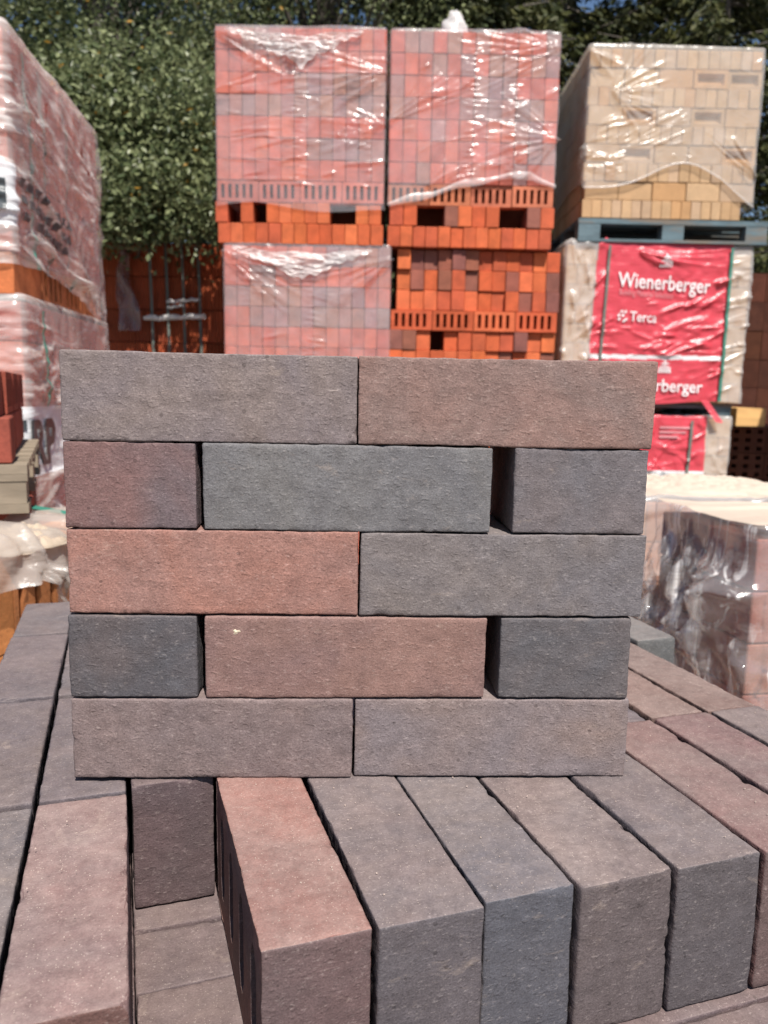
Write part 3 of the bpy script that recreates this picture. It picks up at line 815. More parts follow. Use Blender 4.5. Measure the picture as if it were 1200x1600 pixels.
# right rear: timber block and stacked hollow blocks
TB = MB().box(0, .19, 0, .9, 0, .12).build('timber_beam', WOOD_Y, None, (2.35, 5.32, 1.475), (0, 0, R(-2)))
tag(TB, 'short bright timber beam end lying on dark hollow blocks behind the red packs', 'beam')
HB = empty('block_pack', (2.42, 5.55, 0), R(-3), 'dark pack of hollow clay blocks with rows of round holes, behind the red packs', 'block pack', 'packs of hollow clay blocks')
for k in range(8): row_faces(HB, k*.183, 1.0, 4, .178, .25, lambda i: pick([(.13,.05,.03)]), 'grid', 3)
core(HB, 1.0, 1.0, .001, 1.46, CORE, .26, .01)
HB2 = empty('block_pack', (2.40, 6.3, 0), R(-3), 'red-brown ribbed block pack with shade put into its colour, far behind the red printed packs', 'block pack', 'packs of hollow clay blocks')
for k in range(12): row_faces(HB2, k*.218, 1.3, 5, .214, .25, lambda i: pick([(.13,.048,.03), (.11,.042,.028)]), 'ribbed', 12)  # block colour lowered to stand in for shade on the upper rows
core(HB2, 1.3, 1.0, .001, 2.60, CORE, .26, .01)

# rear left: ribbed red block pack with straps
ML = empty('block_pack', (-1.95, 5.5, 0), R(-2), 'rust-red ribbed clay block pack with dark straps under the overhanging leaves', 'block pack', 'packs of hollow clay blocks')
for k in range(12): row_faces(ML, k*.218, 1.30, 6, .212, .25, lambda i: pick([(.36,.080,.032), (.28,.062,.026), (.42,.10,.04)]), 'ribbed', 9, jit=.02, skip=(4,) if k in (10,) else ())
core(ML, 1.3, 1.0, .001, 2.58, CORE, .26, .01)
for i, xx in enumerate((.34, .45, .56, .67)):
    MB().tube([(xx, -.012, 2.62), (xx+.01, -.016, 2.3), (xx+.02, -.012, 1.5)], [.011]*3, 4).build('strap', STRAP_D, ML)
for z, x0, x1, r_ in ((2.115, .30, .72, .018), (2.225, .46, .68, .012), (2.185, .46, .58, .009)):
    pts = [(x0+(x1-x0)*i/8, -.03-.008*math.sin(i*1.7), z+.006*math.sin(i*2.3)+.02*i/8) for i in range(9)]
    MB().tube(pts, [r_*(.7+.5*abs(math.sin(i*1.9))) for i in range(9)], 6).build('film_scrap', FILM_W, ML, smooth=True)
V = []
for i in range(9):
    for j in range(26):
        f, g_ = i/8, j/25
        V.append((.13+.15*f*(.75+.25*math.sin(g_*5+1))+.012*math.sin(g_*9), -.04-.02*math.sin(f*7+g_*6)-.012*math.sin(g_*21+f*4), 2.03+.60*g_))
I = np.arange(9*26).reshape(9, 26)
link('film_sheet', mesh_np('film_sheet', V, np.stack([I[:-1,:-1], I[1:,:-1], I[1:,1:], I[:-1,1:]], -1).reshape(-1,4), True), mat_film('smoky_film', .55, (.30,.22,.22,1), .2, 1.0, .25), ML)

# ------------------------------------------------------------------ left side packs
L1 = empty('brick_pack', (-2.04, 2.26, 1.92), R(5.6), 'tall wrapped brick pack at the left, holes torn in its cloudy film', 'brick pack', 'packs at the left edge')
WL = .96; HL = .725; LR = HL/6
for k in range(6):
    row_ends(L1, k*LR, WL, 13, LR-.003, .24, lambda i: pick(PINK if k else [(.50,.15,.06)]))
    side_rows(L1, k*LR, WL, .98, 3, LR-.003, .10, (lambda i: pick([(.46,.15,.06)])) if k == 0 else (lambda i: pick(PINK)), True, kind='grid' if k in (1,) else ('perf' if k == 0 else 'end'), nh=8 if k == 1 else 4)
core(L1, WL, .98, .001, HL-.004, CORE, .26, .11)
fL = make_folds(rng, 60, (WL+.02, WL+.75), (.25, .7), (-32, -12), (.1, .4), (.005, .010), (.003, .007)) + fan(rng, WL+.78, .40, 60, 300, 22, .22) + fan(rng, WL, .52, -60, 10, 10, .3) + make_folds(rng, 40, (WL-.3, WL-.05), (.1, .7), (-15, 15), (.1, .3)) \
   + make_folds(rng, 26, (WL+.0, WL+.6), (.02, .2), (-28, -5), (.12, .4), (.008, .015), (.004, .010))
def botL(q):
    if q < WL: return .085
    f = (q-WL)/.98; return .085+.03*math.sin(f*4)-.09*f
filmL, sL = film_hood(L1, WL, .98, HL, fL, [FILM_L, WHT], lambda s, v: np.where((s < WL+.012) & (v > .19) & (v < .36), 1, 0), bottom=botL, seed=23, off=.012, res=(.008, .04, .008), sag=.007,
                  holes=[(WL+.74, .50, .022, .06), (WL+.70, .585, .012, .035), (WL+.31, .60, .008, .025)])
for q0, txt in ((WL-.20, 'EH'),): lettering(filmL, sL, txt, .115, q0, .235, INK, width=.19, bold=.03, lift=.006)
for q0 in (.14, .27, .50): strap_on(sL, L1, WL+q0, .0, WL+q0, HL-.02, .014, STRAP_D if q0 > .2 else STRAP_G, lift=-.006)
for rw in range(3):                      # smudged dark print running on round the corner
    for k in range(9):
        if (k*3+rw) % 7 == 5: continue
        q = WL+.05+.052*k+.012*rw; vv = .315-.045*rw-.10*(q-WL)
        strap_on(sL, filmL, q, vv, q+.001, vv+.024, .034, INK, lift=.005, n=4).name = 'print_mark'
L2 = empty('brick_pack', (-2.03, 2.27, 1.205), R(5.6), 'wrapped pink brick pack with white band and large black letters, under the tall left pack', 'brick pack', 'packs at the left edge')
HL2 = .70; LR2 = HL2/6
for k in range(6):
    row_ends(L2, k*LR2, WL, 13, LR2-.003, .24, lambda i: pick([(.52,.16,.085)] if k < 2 else PINK))
    side_rows(L2, k*LR2, WL, .98, 3, LR2-.003, .10, lambda i: pick(PINK), True, kind='perf' if k in (3, 4) else 'end', nh=3)
core(L2, WL, .98, .001, HL2-.004, CORE, .26, .11)
fL2 = make_folds(rng, 50, (WL-.3, WL), (.2, .68), (-14, 14), (.08, .3)) + make_folds(rng, 46, (WL, WL+.3), (.15, .5), (-25, 30), (.08, .3), (.006, .011), (.003, .008)) + make_folds(rng, 14, (WL-.2, WL+.2), (.0, .18), (-30, 30), (.08, .25), (.008, .015), (.004, .01))
filmL2, sL2 = film_hood(L2, WL, .98, HL2, fL2, [FILM_L, WHT], lambda s, v: np.where((s < WL+.6) & (v > .175) & (v < .385), np.where(s < WL+.004, 1, 1), 0), bottom=lambda q: .045, seed=29, off=.012, res=(.008, .04, .008), calm=[(WL-.15, WL+.5, .19, .38, .12)])
lettering(filmL2, sL2, 'ERP', .19, WL-.088, .215, INK, width=.30, bold=.035, lift=.006)
strap_on(sL2, L2, WL+.125, .39, WL+.125, HL2-.02, .013, STRAP_G, lift=.010)
pL = empty('brick_pack', (-2.02, 2.30, 0.0), R(5.6), 'lowest brick pack of the left column, in the dark below the white band', 'brick pack', 'packs at the left edge')
for k in range(10):
    row_ends(pL, .003+k*.119, WL, 13, .1045, .24, lambda i: pick(ORANGE)); side_rows(pL, .003+k*.119, WL, .98, 3, .1045, .10, lambda i: pick(ORANGE), True)
core(pL, WL, .98, .001, 1.19, CORE, .26, .11)

C22, S22 = math.cos(R(22)), math.sin(R(22))
# red hollow bricks on a grey pallet at the left edge
pallet('grey timber pallet corner at the left edge holding dark red perforated bricks', (-.685-.82*C22, 1.50-.82*S22, 1.417), R(22), .82, .8, WOOD_G, .093, nblk=3)
L3 = empty('brick_pack', (-.715-.80*C22, 1.51-.80*S22, 1.5115), R(22), 'pack of dark red perforated bricks on the grey pallet at the left edge', 'brick pack', 'packs at the left edge')
dr = lambda i: pick([(.29,.07,.042), (.25,.062,.04)])
for k in range(2):
    if k == 0: row_faces(L3, 0, .80, 3, .088, .12, dr, 'perf', 5, plain=(0, 1, 2))
    else: row_faces(L3, .09, .78, 3, .085, .12, dr, 'grid', 8)
    side_rows(L3, k*.09, .79, .75, 3, .086, .12, dr, True, .125, 'perf' if k else 'end', 4)
row_faces(L3, .178, .745, 3, .085, .12, dr, 'perf', 5, plain=(0, 1, 2))
core(L3, .72, .7, .001, .172, CORE, .13, .07)
pS = empty('brick_pack', (-.70-.78*C22, 1.53-.78*S22, 0.0), R(22), 'dark brick pack under the grey pallet at the left edge', 'brick pack', 'packs at the left edge')
for k in range(12): row_ends(pS, .003+k*.118, .78, 11, .1155, .24, dr)
core(pS, .78, .7, .001, 1.41, CORE, .26, .01)

# low left pack: orange hollow blocks under torn film with green strap
LL = empty('block_pack', (-1.50, 1.31, 0.0), R(-14), 'low pack of orange hollow blocks under torn cloudy film, green strap round it', 'block pack', 'packs at the left edge')
WLL = .80; HLL = 1.36
og = lambda i: pick([(.60,.24,.085), (.56,.22,.08)])
for k in range(8):
    h_ = HLL/8
    row_faces(LL, k*h_, WLL, 3, h_-.004, .2, og, 'grid', 3)
    L_ = .24
    for i in range(3):
        holes = [(-.107+.044*q, -.093+.044*q, .05, .11) for q in range(5)]
        me = shared.__dict__['c'].get('llside')
        if me is None: me = perforated('block', L_-.004, .18, h_-.004, holes, .14); shared.__dict__['c']['llside'] = me
        link('block', me, CLAY, LL, (WLL, .02+.205+(i)*L_-.205+.12, k*h_), (0, 0, R(90)), color=og(0))
core(LL, WLL-.15, .74, .001, HLL-.006, CORE, .2, .02)
fLL = make_folds(rng, 40, (WLL-.1, WLL+.7), (1.12, HLL), (40, 130), (.05, .2), (.008, .016), (.004, .012)) + fan(rng, WLL+.30, HLL-.02, 210, 330, 14, .25, (.008, .014), (.005, .012))
def botLL(q):
    if q < WLL: return 1.12
    f = q-WLL; return 1.318 - .30*min(1, max(0, (f-.265)/.15))**1.3 + .008*math.sin(f*25)
_, sLL = film_hood(LL, WLL, .74, HLL, fLL, [mat_film('torn_wrap_film', .42, (.55,.49,.44,1), .3, .8, .2)], bottom=botLL, seed=31, off=.020, res=(.03, .05, .008), sag=.010, low=.94)
strap_on(sLL, LL, WLL+.135, .95, WLL+.135, HLL-.005, .014, STRAP_G, lift=-.004)
# crumpled film heaped on its top edge
def heap(name, parent, cx, cy, z, rx, ry, h, mat, seed):
    nu, nv = 130, 80; V = []
    U, W_ = np.meshgrid(np.linspace(-1, 1, nu), np.linspace(-1, 1, nv), indexing='ij')
    P = np.stack([U.ravel()*2.2, W_.ravel()*2.0, np.full(U.size, seed)], 1)
    rr = np.clip(1-(np.abs(U)**2.6+np.abs(W_)**2.6), 0, 1)**.6
    Z = (h*rr.ravel())*(.75+.5*np.abs(vnoise(P, seed))+.35*np.abs(vnoise(P*2.7, seed+1))+.24*np.abs(vnoise(P*6.1, seed+2))+.16*np.abs(vnoise(P*13.7, seed+3)))
    V = np.stack([cx+U.ravel()*rx*(1+.1*vnoise(P*1.7, seed+4)), cy+W_.ravel()*ry, z+Z], 1)
    I = np.arange(nu*nv).reshape(nu, nv)
    return link(name, mesh_np(name, V, np.stack([I[:-1,:-1], I[1:,:-1], I[1:,1:], I[:-1,1:]], -1).reshape(-1,4), True), mat, parent)
heap('crumpled_film', LL, WLL-.06, .33, HLL+.006, .09, .10, .022, mat_film('dusty_film', .86, (.60,.49,.37,1), .4, .5, .1), 3)
MB().tube([(.5, .55, HLL+.05), (.85, .50, HLL+.028), (1.3, .42, HLL+.05)], [.006]*3, 4).build('strap', STRAP_G, LL)

# ------------------------------------------------------------------ low right packs
FP = empty('brick_pack', (.842, 1.74, 0.0), R(10), 'low pack right of the bed under loose glossy film, dusty beige top', 'brick pack', 'low packs beyond the bed')
HF = 1.352
for k in range(11):
    h_ = HF/11
    row_ends(FP, k*h_, .95, 13, h_-.003, .2, lambda i: pick([(.50,.20,.13), (.46,.17,.11)]) if i else pick([(.36,.16,.12)]))  # corner brick toned part-way to the shade-dark flank
    side_rows(FP, k*h_, .95, .42, 1, h_-.003, .09, lambda i: pick([(.19,.115,.11), (.23,.13,.12)]), False, .205)  # flank bricks coloured darker to deepen the shaded side
core(FP, .95, .42, .001, HF-.004, COREG, .2, .09)
fF = make_folds(rng, 44, (-.40, -.02), (1.1, HF-.02), (245, 292), (.10, .34), (.006, .014), (.006, .015)) + fan(rng, .0, 1.23, 150, 235, 9, .25, (.008, .015), (.006, .013)) + make_folds(rng, 30, (.0, .3), (.9, HF), (-30, 60), (.06, .25), (.006, .012), (.004, .010)) \
   + make_folds(rng, 14, (-.35, -.02), (.85, 1.1), (120, 200), (.08, .25), (.009, .016), (.006, .014))
_, sF = film_hood(FP, .95, .42, HF, fF, [FILM_D, mat_film('dusty_top_film', .94, (.66,.545,.44,1), .5, .3, .06)], lambda s, v: np.where(v > HF+.006, 1, 0), bottom=lambda q: .80, low=.80, seed=37, off=.026, res=(.009, .007, .05), sag=.010)
heap('crumpled_film', FP, .46, .21, HF+.014, .40, .17, .010, bpy.data.materials['dusty_top_film'], 12)
F2 = empty('brick_pack', (.35, 2.30, 0.0), R(4), 'low pack of wrapped pale orange bricks just behind the glossy-film pack', 'brick pack', 'low packs beyond the bed')
for k in range(11): row_ends(F2, k*HF/11, .95, 13, HF/11-.003, .24, lambda i: pick([(.54,.24,.13), (.50,.22,.12)]))
core(F2, .95, .6, .001, HF-.02, CORE, .26, .01)
_, sF2 = film_hood(F2, .95, .6, HF, make_folds(rng, 40, (.3, .85), (.85, HF), (-30, 30), (.08, .3)), [FILM_B, bpy.data.materials['dusty_top_film']], lambda s, v: np.where(v > HF+.006, 1, 0), bottom=lambda q: .8, low=.8, seed=41, off=.01, res=(.010, .05, .05))
heap('crumpled_film', F2, .70, .25, HF+.010, .30, .22, .03, bpy.data.materials['dusty_top_film'], 7)

# unseen tall pack, added out of frame on the right to shade the rear blocks
OR = empty('brick_pack', (2.85, 4.2, 0.0), R(0), 'unseen tall brick pack added beyond the right edge to shade the hollow blocks', 'brick pack', 'packs of red bricks')
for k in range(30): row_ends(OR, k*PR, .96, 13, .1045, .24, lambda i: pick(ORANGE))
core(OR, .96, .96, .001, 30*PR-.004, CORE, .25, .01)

# ------------------------------------------------------------------ near bricks
def lines(h, step, b_=.0016):
    n = max(2, int(round((2*h-2*b_)/step)))
    return np.concatenate([[-h], np.linspace(-h+b_, h-b_, n+1), [h]])

def hero_mesh(w, d, h, step=.0035, seed=0, r0=.0013, chip=.004, rough=.00035, skip=None, extra=None):
    """dense rounded brick, x -w/2..w/2, y 0..d, z 0..h"""
    hx, hy, hz = w/2, d/2, h/2; hv = np.array([hx, hy, hz])
    X, Y_, Z = lines(hx, step), lines(hy, step), lines(hz, step)
    Vs = []; Fs = []; off = 0
    for ax, sg in ((0,-1),(0,1),(1,-1),(1,1),(2,-1),(2,1)):
        if skip == (ax, sg): continue
        A_, B_ = [(Y_, Z), (Z, X), (X, Y_)][ax]
        U, W_ = np.meshgrid(A_, B_, indexing='ij'); C = np.full(U.shape, sg*hv[ax])
        P = [None]*3; P[ax] = C; P[(ax+1) % 3] = U; P[(ax+2) % 3] = W_
        Vs.append(np.stack(P, -1).reshape(-1, 3)); n, k = U.shape
        I = np.arange(n*k).reshape(n, k)+off; off += n*k
        F = np.stack([I[:-1,:-1], I[1:,:-1], I[1:,1:], I[:-1,1:]], -1).reshape(-1, 4)
        Fs.append(F if sg > 0 else F[:, ::-1])
    V = np.concatenate(Vs); F = np.concatenate(Fs)
    key = np.round(V*1e6).astype(np.int64); _, first, inv = np.unique(key, axis=0, return_index=True, return_inverse=True)
    V = V[first]; F = inv.reshape(-1)[F]
    sd = np.array([seed*1.7, seed*2.3, seed*.9])
    n1 = vnoise(V*70+sd, seed); n2 = vnoise(V*190+sd, seed+1); n3 = vnoise(V*28+sd, seed+2)
    r = r0*(1+.7*n1) + chip*np.clip(n2*.7+n1*.9+n3*.6-.74, 0, 1)*1.6
    r = np.clip(r, .0005, .007)[:, None]
    q = np.clip(V, -(hv-r), hv-r); dlt = V-q; ln = np.linalg.norm(dlt, axis=1, keepdims=True)+1e-12
    nrm = dlt/ln
    V2 = q + nrm*r
    V2 = V2 + nrm*(rough*(vnoise(V*260+sd, seed+3)+.8*vnoise(V*120+sd, seed+4)) + .0009*vnoise(V*11+sd, seed+6))[:, None]
    V2 = V2 + np.array([0, hy, hz])
    if extra is not None:
        Ve, Fe = extra; Ve = np.array(Ve); o = len(V2)
        quads = [list(f) for f in Fe]
        V2 = np.concatenate([V2, Ve]); F = np.concatenate([F, np.array(quads)+o])
    return mesh_np('brick', V2, F, True)

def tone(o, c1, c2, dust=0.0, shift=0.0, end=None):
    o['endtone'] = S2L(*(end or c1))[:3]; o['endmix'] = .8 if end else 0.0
    o.color = S2L(*c1); o['tone2'] = S2L(*c2)[:3]; o['dust'] = float(dust); o['shift'] = float(shift)

# the sample wall of fourteen dry-laid bricks
SX, SY, SZ, SRZ = -.26044, .63308, CAM_Z-.33513, R(2.632)
HP = .0729
stack = [
 # row from top, u0, u1, zbottom, lean (deg), colour, second colour, shift, label, forward
 (0, .0010, .2376, .2905, (107,97,98), (114,101,96), 0, 'grey-brown brick, left of the two in the top row of the dry-stacked wall'),
 (0, .2381, .4822, .2908, (124,97,89), (112,94,89), 0, 'reddish brown brick, right of the two in the top row of the dry-stacked wall'),
 (1, .0006, .1073, .2190, (96,83,85), (108,82,79), -3, 'purplish brown half brick at the left end of the second row from the top'),
 (1, .1125, .3498, .2186, (102,99,98), (96,94,96), 0, 'long grey brick in the middle of the second row from the top'),
 (1, .3685, .4810, .2190, (92,88,91), (99,90,90), 0, 'grey half brick right of the wide gap in the second row'),
 (2, .0004, .2396, .1470, (140,99,87), (131,99,91), 0, 'brick-red brick at the left of the middle row, the reddest of the stacked wall'),
 (2, .2416, .4832, .1468, (98,93,95), (107,98,95), 0, 'grey brick beside the red one in the middle row of the wall'),
 (3, -.0012, .1055, .0738, (75,74,78), (83,75,75), 0, 'dark charcoal half brick at the left end of the fourth row'),
 (3, .1121, .3506, .0736, (124,96,88), (114,90,86), 0, 'brown brick with a pale chip, middle of the fourth row'),
 (3, .3625, .4756, .0738, (79,77,80), (88,81,81), 0, 'dark grey half brick at the right end of the fourth row'),
 (4, -.0015, .2368, .0008, (114,98,95), (107,94,93), 0, 'brown-grey brick at the left of the bottom row of the wall'),
 (4, .2388, .4784, .0008, (112,102,103), (119,103,98), 0, 'grey brick at the right of the bottom row of the wall'),
]
for i, (row, u0, u1, zb, c1, c2, sh, lab) in enumerate(stack):
    Lb = u1-u0; hh = .0712 if row else .0715
    me = hero_mesh(Lb, .115, hh, .0032, 100+i)
    um = (u0+u1)/2; dy = random.uniform(-.0012, .0012)
    x = SX + um*math.cos(SRZ) - dy*math.sin(SRZ); y = SY + um*math.sin(SRZ) + dy*math.cos(SRZ)
    o = link('brick', me, HERO, None, (x, y, SZ+zb), (0, 0, SRZ + R(random.uniform(-.25, .25))))
    tone(o, c1, c2, .25, sh)
    tag(o, lab, 'brick', 'loose bricks of the dry-stacked wall')
    if 'pale chip' in lab:
        V = [(0, -.0010, 0)]; nn = 11
        for k in range(nn):
            a = 2*math.pi*k/nn; r_ = .0030*(1+.35*math.sin(3*a+1)+.2*math.sin(5*a)); V.append((r_*1.3*math.cos(a), .0003, r_*math.sin(a)))
        link('chip', mesh_py('chip', V, [(0, 1+(k+1) % nn, 1+k) for k in range(nn)][::-1]), mat_plain('pale_chip', (.50,.42,.31,1), .9, .3, 400), o, (.138-um, -.0002, .0585))

# the opened pack it stands on
BRZ = R(18.467)
bc, bs = math.cos(BRZ), math.sin(BRZ)
BT, BD = -.15, .30      # local origin of the pack in (across, deep) of the bed
def bedloc(t, d, z): return (t-BT, d-BD, z)
BED = empty('brick_pack', (BT*bc - BD*bs, BT*bs + BD*bc, 0.0), BRZ, 'opened pack of grey and brown bricks set on edge, carrying the stacked wall', 'brick pack')
ZT = CAM_Z-.33513
mixg = [((89,75,75),(81,73,76)), ((79,72,77),(87,75,75)), ((95,76,74),(87,73,73)), ((75,70,76),(83,73,74)), ((99,74,71),(91,72,71))]
def bed_brick(t0, t1, d0, d1, zt, cols, dust=.8, seed=0, h=.115, extra=None, skip=None, step=.004, dz=0):
    me = hero_mesh(t1-t0, d1-d0, h, step, seed, .0016, .005, .0004, skip, extra)
    o = link('brick', me, HERO, BED, bedloc((t0+t1)/2, d0, zt-h+dz), (0, 0, R(random.uniform(-.25, .25))))
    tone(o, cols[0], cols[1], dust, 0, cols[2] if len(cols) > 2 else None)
    return o
cols_t = [(-.149, -.079), (-.0745, -.0055), (-.0015, .0675), (.0700, .1405), (.1448, .2185), (.2202, .2882), (.2915, .3673), (.3700, .4445), (.4482, .5160), (.5225, .5885), (.5945, .6575)]
front_d = {0: .405, 1: .4127, 3: .4270, 4: .4265, 5: .4300, 6: .4262, 7: .4240, 8: .4235, 9: .424, 10: .425}
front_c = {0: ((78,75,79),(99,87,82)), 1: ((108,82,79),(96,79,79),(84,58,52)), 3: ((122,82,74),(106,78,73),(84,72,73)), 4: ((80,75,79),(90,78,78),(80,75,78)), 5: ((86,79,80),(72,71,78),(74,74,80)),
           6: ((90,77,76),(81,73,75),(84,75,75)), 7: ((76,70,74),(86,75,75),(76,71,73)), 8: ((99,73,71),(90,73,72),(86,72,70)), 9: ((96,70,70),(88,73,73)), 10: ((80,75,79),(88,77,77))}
# perforated flank of the brick beside the open channel
def flank(w, d, h):
    zs = [0, .020, .034, .081, .095, h]; hw = [0, .004, .011, .011, .004, 0]
    cs = [d*(k+.62)/4.25 for k in range(4)]; V = []; F = []; x = -w/2+.0006; x2 = x+.05
    def q(*p):
        o = len(V); V.extend(p); F.append((o, o+1, o+2, o+3))
    for j in range(5):
        z0, z1 = zs[j], zs[j+1]
        if j in (0, 4): q((x,0,z0), (x,0,z1), (x,d,z1), (x,d,z0)); continue
        e = [(0, 0)] + [v for c in cs for v in ((c-hw[j], c-hw[j+1]), (c+hw[j], c+hw[j+1]))] + [(d, d)]
        for k in range(0, len(e), 2):
            (a0, a1), (b0, b1) = e[k], e[k+1]; q((x,a0,z0), (x,a1,z1), (x,b1,z1), (x,b0,z0))
        for c in cs:
            q((x2,c-hw[j],z0), (x2,c-hw[j+1],z1), (x2,c+hw[j+1],z1), (x2,c+hw[j],z0))
            for sg in (-1, 1): q((x,c+sg*hw[j],z0), (x2,c+sg*hw[j],z0), (x2,c+sg*hw[j+1],z1), (x,c+sg*hw[j+1],z1))
            if j == 1: q((x,c-hw[1],z0), (x,c+hw[1],z0), (x2,c+hw[1],z0), (x2,c-hw[1],z0))
            if j == 3: q((x,c-hw[4],z1), (x2,c-hw[4],z1), (x2,c+hw[4],z1), (x,c+hw[4],z1))
    return V, F
for i in front_d:
    t0, t1 = cols_t[i]; d0 = front_d[i]; d1 = .6535
    ex = sk = None
    if i == 3: ex = flank(t1-t0, d1-d0, .115); sk = (0, -1)
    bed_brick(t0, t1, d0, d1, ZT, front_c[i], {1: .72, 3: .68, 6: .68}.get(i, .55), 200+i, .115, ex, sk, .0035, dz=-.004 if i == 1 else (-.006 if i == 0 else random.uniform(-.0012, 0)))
row_d = [(.6572, .8845), (.8880, 1.1150), (1.1300, 1.2960)]
for j, (d0, d1) in enumerate(row_d):
    for i, (t0, t1) in enumerate(cols_t):
        cc = random.choice(mixg)
        if (i, j) == (2, 0): cc = ((88,72,73),(80,68,69))
        if (i, j) in ((9, 0), (10, 0)): cc = ((98,76,70),(90,74,70))
        if i < 2: cc = [((82,75,79),(90,80,80)), ((88,78,80),(80,74,78)), ((84,79,82),(92,82,82))][(i+j) % 3]
        if j == 2 and i > 1: continue
        bed_brick(t0, t1, d0+random.uniform(-.001, .001), d1, ZT, cc, .38 if i < 3 else .6, 300+j*20+i, step=.006 if i > 2 and i < 8 else .0045, dz=[-.0035, -.0008, -.003][j] if i < 2 else random.uniform(-.002, -.0002))
bed_brick(.6600, .7225, .872, 1.098, ZT, ((86,86,86),(92,90,88)), .5, 380, dz=.004)
# second course, laid across
Z2 = ZT-.1172
dd0 = .345
for j in range(13):
    d0 = dd0 + j*.0717
    if d0 > 1.25: break
    tt0 = -.149 if j % 2 == 0 else -.149
    segs = [(-.149, -.004), (-.0025, .236), (.238, .470), (.4725, .6575)]
    for (a, b_) in segs:
        near = d0 < .70
        bed_brick(a, b_, d0, d0+.0700, Z2, random.choice([((94,76,75),(86,73,74)), ((88,73,73),(98,79,76)), ((84,72,74),(92,76,75))]), .40, 400+j*5+int(a*40), .115, None, None, .0045 if near else .012, dz=random.uniform(-.0015, 0))
# courses below: plain header faces
for k in range(8):
    z = Z2-.115-.1175*(k+1)
    n = 11; p = (.6575+.149)/n
    for i in range(n):
        o = link('brick', shared('end', round(p-.003, 4), .228, .115), CLAY, BED, bedloc(-.149+(i+.5)*p, .345+random.uniform(0, .004), z), color=S2L(*random.choice(mixg)[0]))
MB().box(.02, .79, .25, .98, .14, Z2-.1165).build('inner_bricks', COREG, BED)
pallet('grey timber pallet on the ground under the opened pack', (BED.location.x+.02*bc, BED.location.y+.02*bs, 0.0), BRZ, .80, .95, WOOD_G, .135)

# grit lying on the bed
gV = []; gF = []
for _ in range(260):
    ta, tb = random.choice([cols_t[q] for q in (1, 3, 4, 5, 6, 7, 8, 9, 10)]); t, d = random.uniform(ta+.004, tb-.004), random.uniform(.44, .64); rr_ = random.choice([.0003, .0003, .0004, .0006, .0009])
    cx, cy, cz = bedloc(t, d, ZT+.0003)
    o = len(gV)
    for dx, dy, dz in ((1,0,0),(-.6,.8,0),(-.5,-.9,0),(0,0,1.1)): gV.append((cx+dx*rr_, cy+dy*rr_, cz+dz*rr_))
    gF += [(o, o+1, o+3), (o+1, o+2, o+3), (o+2, o, o+3), (o, o+2, o+1)]
g = link('grit', mesh_py('grit', gV, gF), mat_plain('brick_grit', (.42,.33,.28,1), .9, .3, 300), BED); g['kind'] = 'stuff'

# ------------------------------------------------------------------ trees
def leaf_cloud(P, size, aspect=.55, up=.5, seed=1):
    """P (n,3) -> diamond leaves, one island each"""
    rg = np.random.default_rng(seed); n = len(P)
    a = rg.normal(size=(n, 3)); a /= np.linalg.norm(a, axis=1, keepdims=True)
    nn = rg.normal(size=(n, 3)) + np.array([0, -.35, up]); nn /= np.linalg.norm(nn, axis=1, keepdims=True)
    b_ = np.cross(nn, a); b_ /= np.linalg.norm(b_, axis=1, keepdims=True)+1e-9
    a = np.cross(b_, nn)
    s = size*rg.uniform(.6, 1.25, (n, 1))
    V = np.stack([P-a*s*.5, P+b_*s*aspect*.5+nn*s*.06, P+a*s*.5, P-b_*s*aspect*.5+nn*s*.06], 1).reshape(-1, 3)
    F = np.arange(n*4).reshape(n, 4)
    return V, F

def broadleaf(label, base, height, blobs, n_clump, per, size, mat, seed, spread=.17, trunk_r=.14, lean=(0, 0), cav=-.1):
    rg = np.random.default_rng(seed)
    T = empty('broadleaf_tree', base, 0, label, 'tree', 'trees behind the yard')
    vol = np.array([b_[3]*b_[4]*b_[5] for b_ in blobs]); pr = vol**.62; pr = pr/pr.sum()
    C = []
    for i in rg.choice(len(blobs), n_clump*3, p=pr):
        x, y, z, a, b_, c_ = blobs[i]
        u = rg.normal(size=3); u /= np.linalg.norm(u); r = rg.uniform(.15, 1)**.45
        C.append((x+u[0]*a*r, y+u[1]*b_*r, z+u[2]*c_*r))
    C = np.array(C)
    C = C[vnoise(C*np.array([.85, .85, 1.2])+seed, seed) + .55*vnoise(C*2.6+seed, seed+1) > cav][:n_clump]; n_clump = len(C)
    P = np.repeat(C, per, 0); sp = spread*rg.uniform(.6, 1.3, (n_clump, 1)).repeat(per, 0)
    P = P + rg.normal(size=P.shape)*sp*np.array([1, 1, .7])
    P[:, 2] -= np.abs(rg.normal(size=len(P)))*.05
    V, F = leaf_cloud(P, size, .55, .5, seed)
    link('crown', mesh_np('crown', V, F), mat, T)
    mb = MB(); top = Vector((lean[0], lean[1], height*.82))
    tp = [Vector((lean[0]*f+.08*math.sin(f*7+seed), lean[1]*f+.05*math.cos(f*5), height*.82*f)) for f in np.linspace(0, 1, 9)]
    mb.tube(tp, [trunk_r*(1-.85*f) for f in np.linspace(0, 1, 9)], 8)
    for c_ in C[rg.choice(len(C), min(90, len(C)), replace=False)]:
        f = min(.95, max(.15, (c_[2]-.8-.25*math.hypot(c_[0]-lean[0], c_[1]))/(height*.82))); k = int(f*8); s0 = tp[k]
        e = Vector(c_); mid = (s0+e)/2 + Vector((0, 0, .15))
        mb.tube([s0, mid, e], [trunk_r*.28*(1-.6*f), trunk_r*.14, .006], 5)
    mb.build('trunk', BARK, T, smooth=True)
    return T

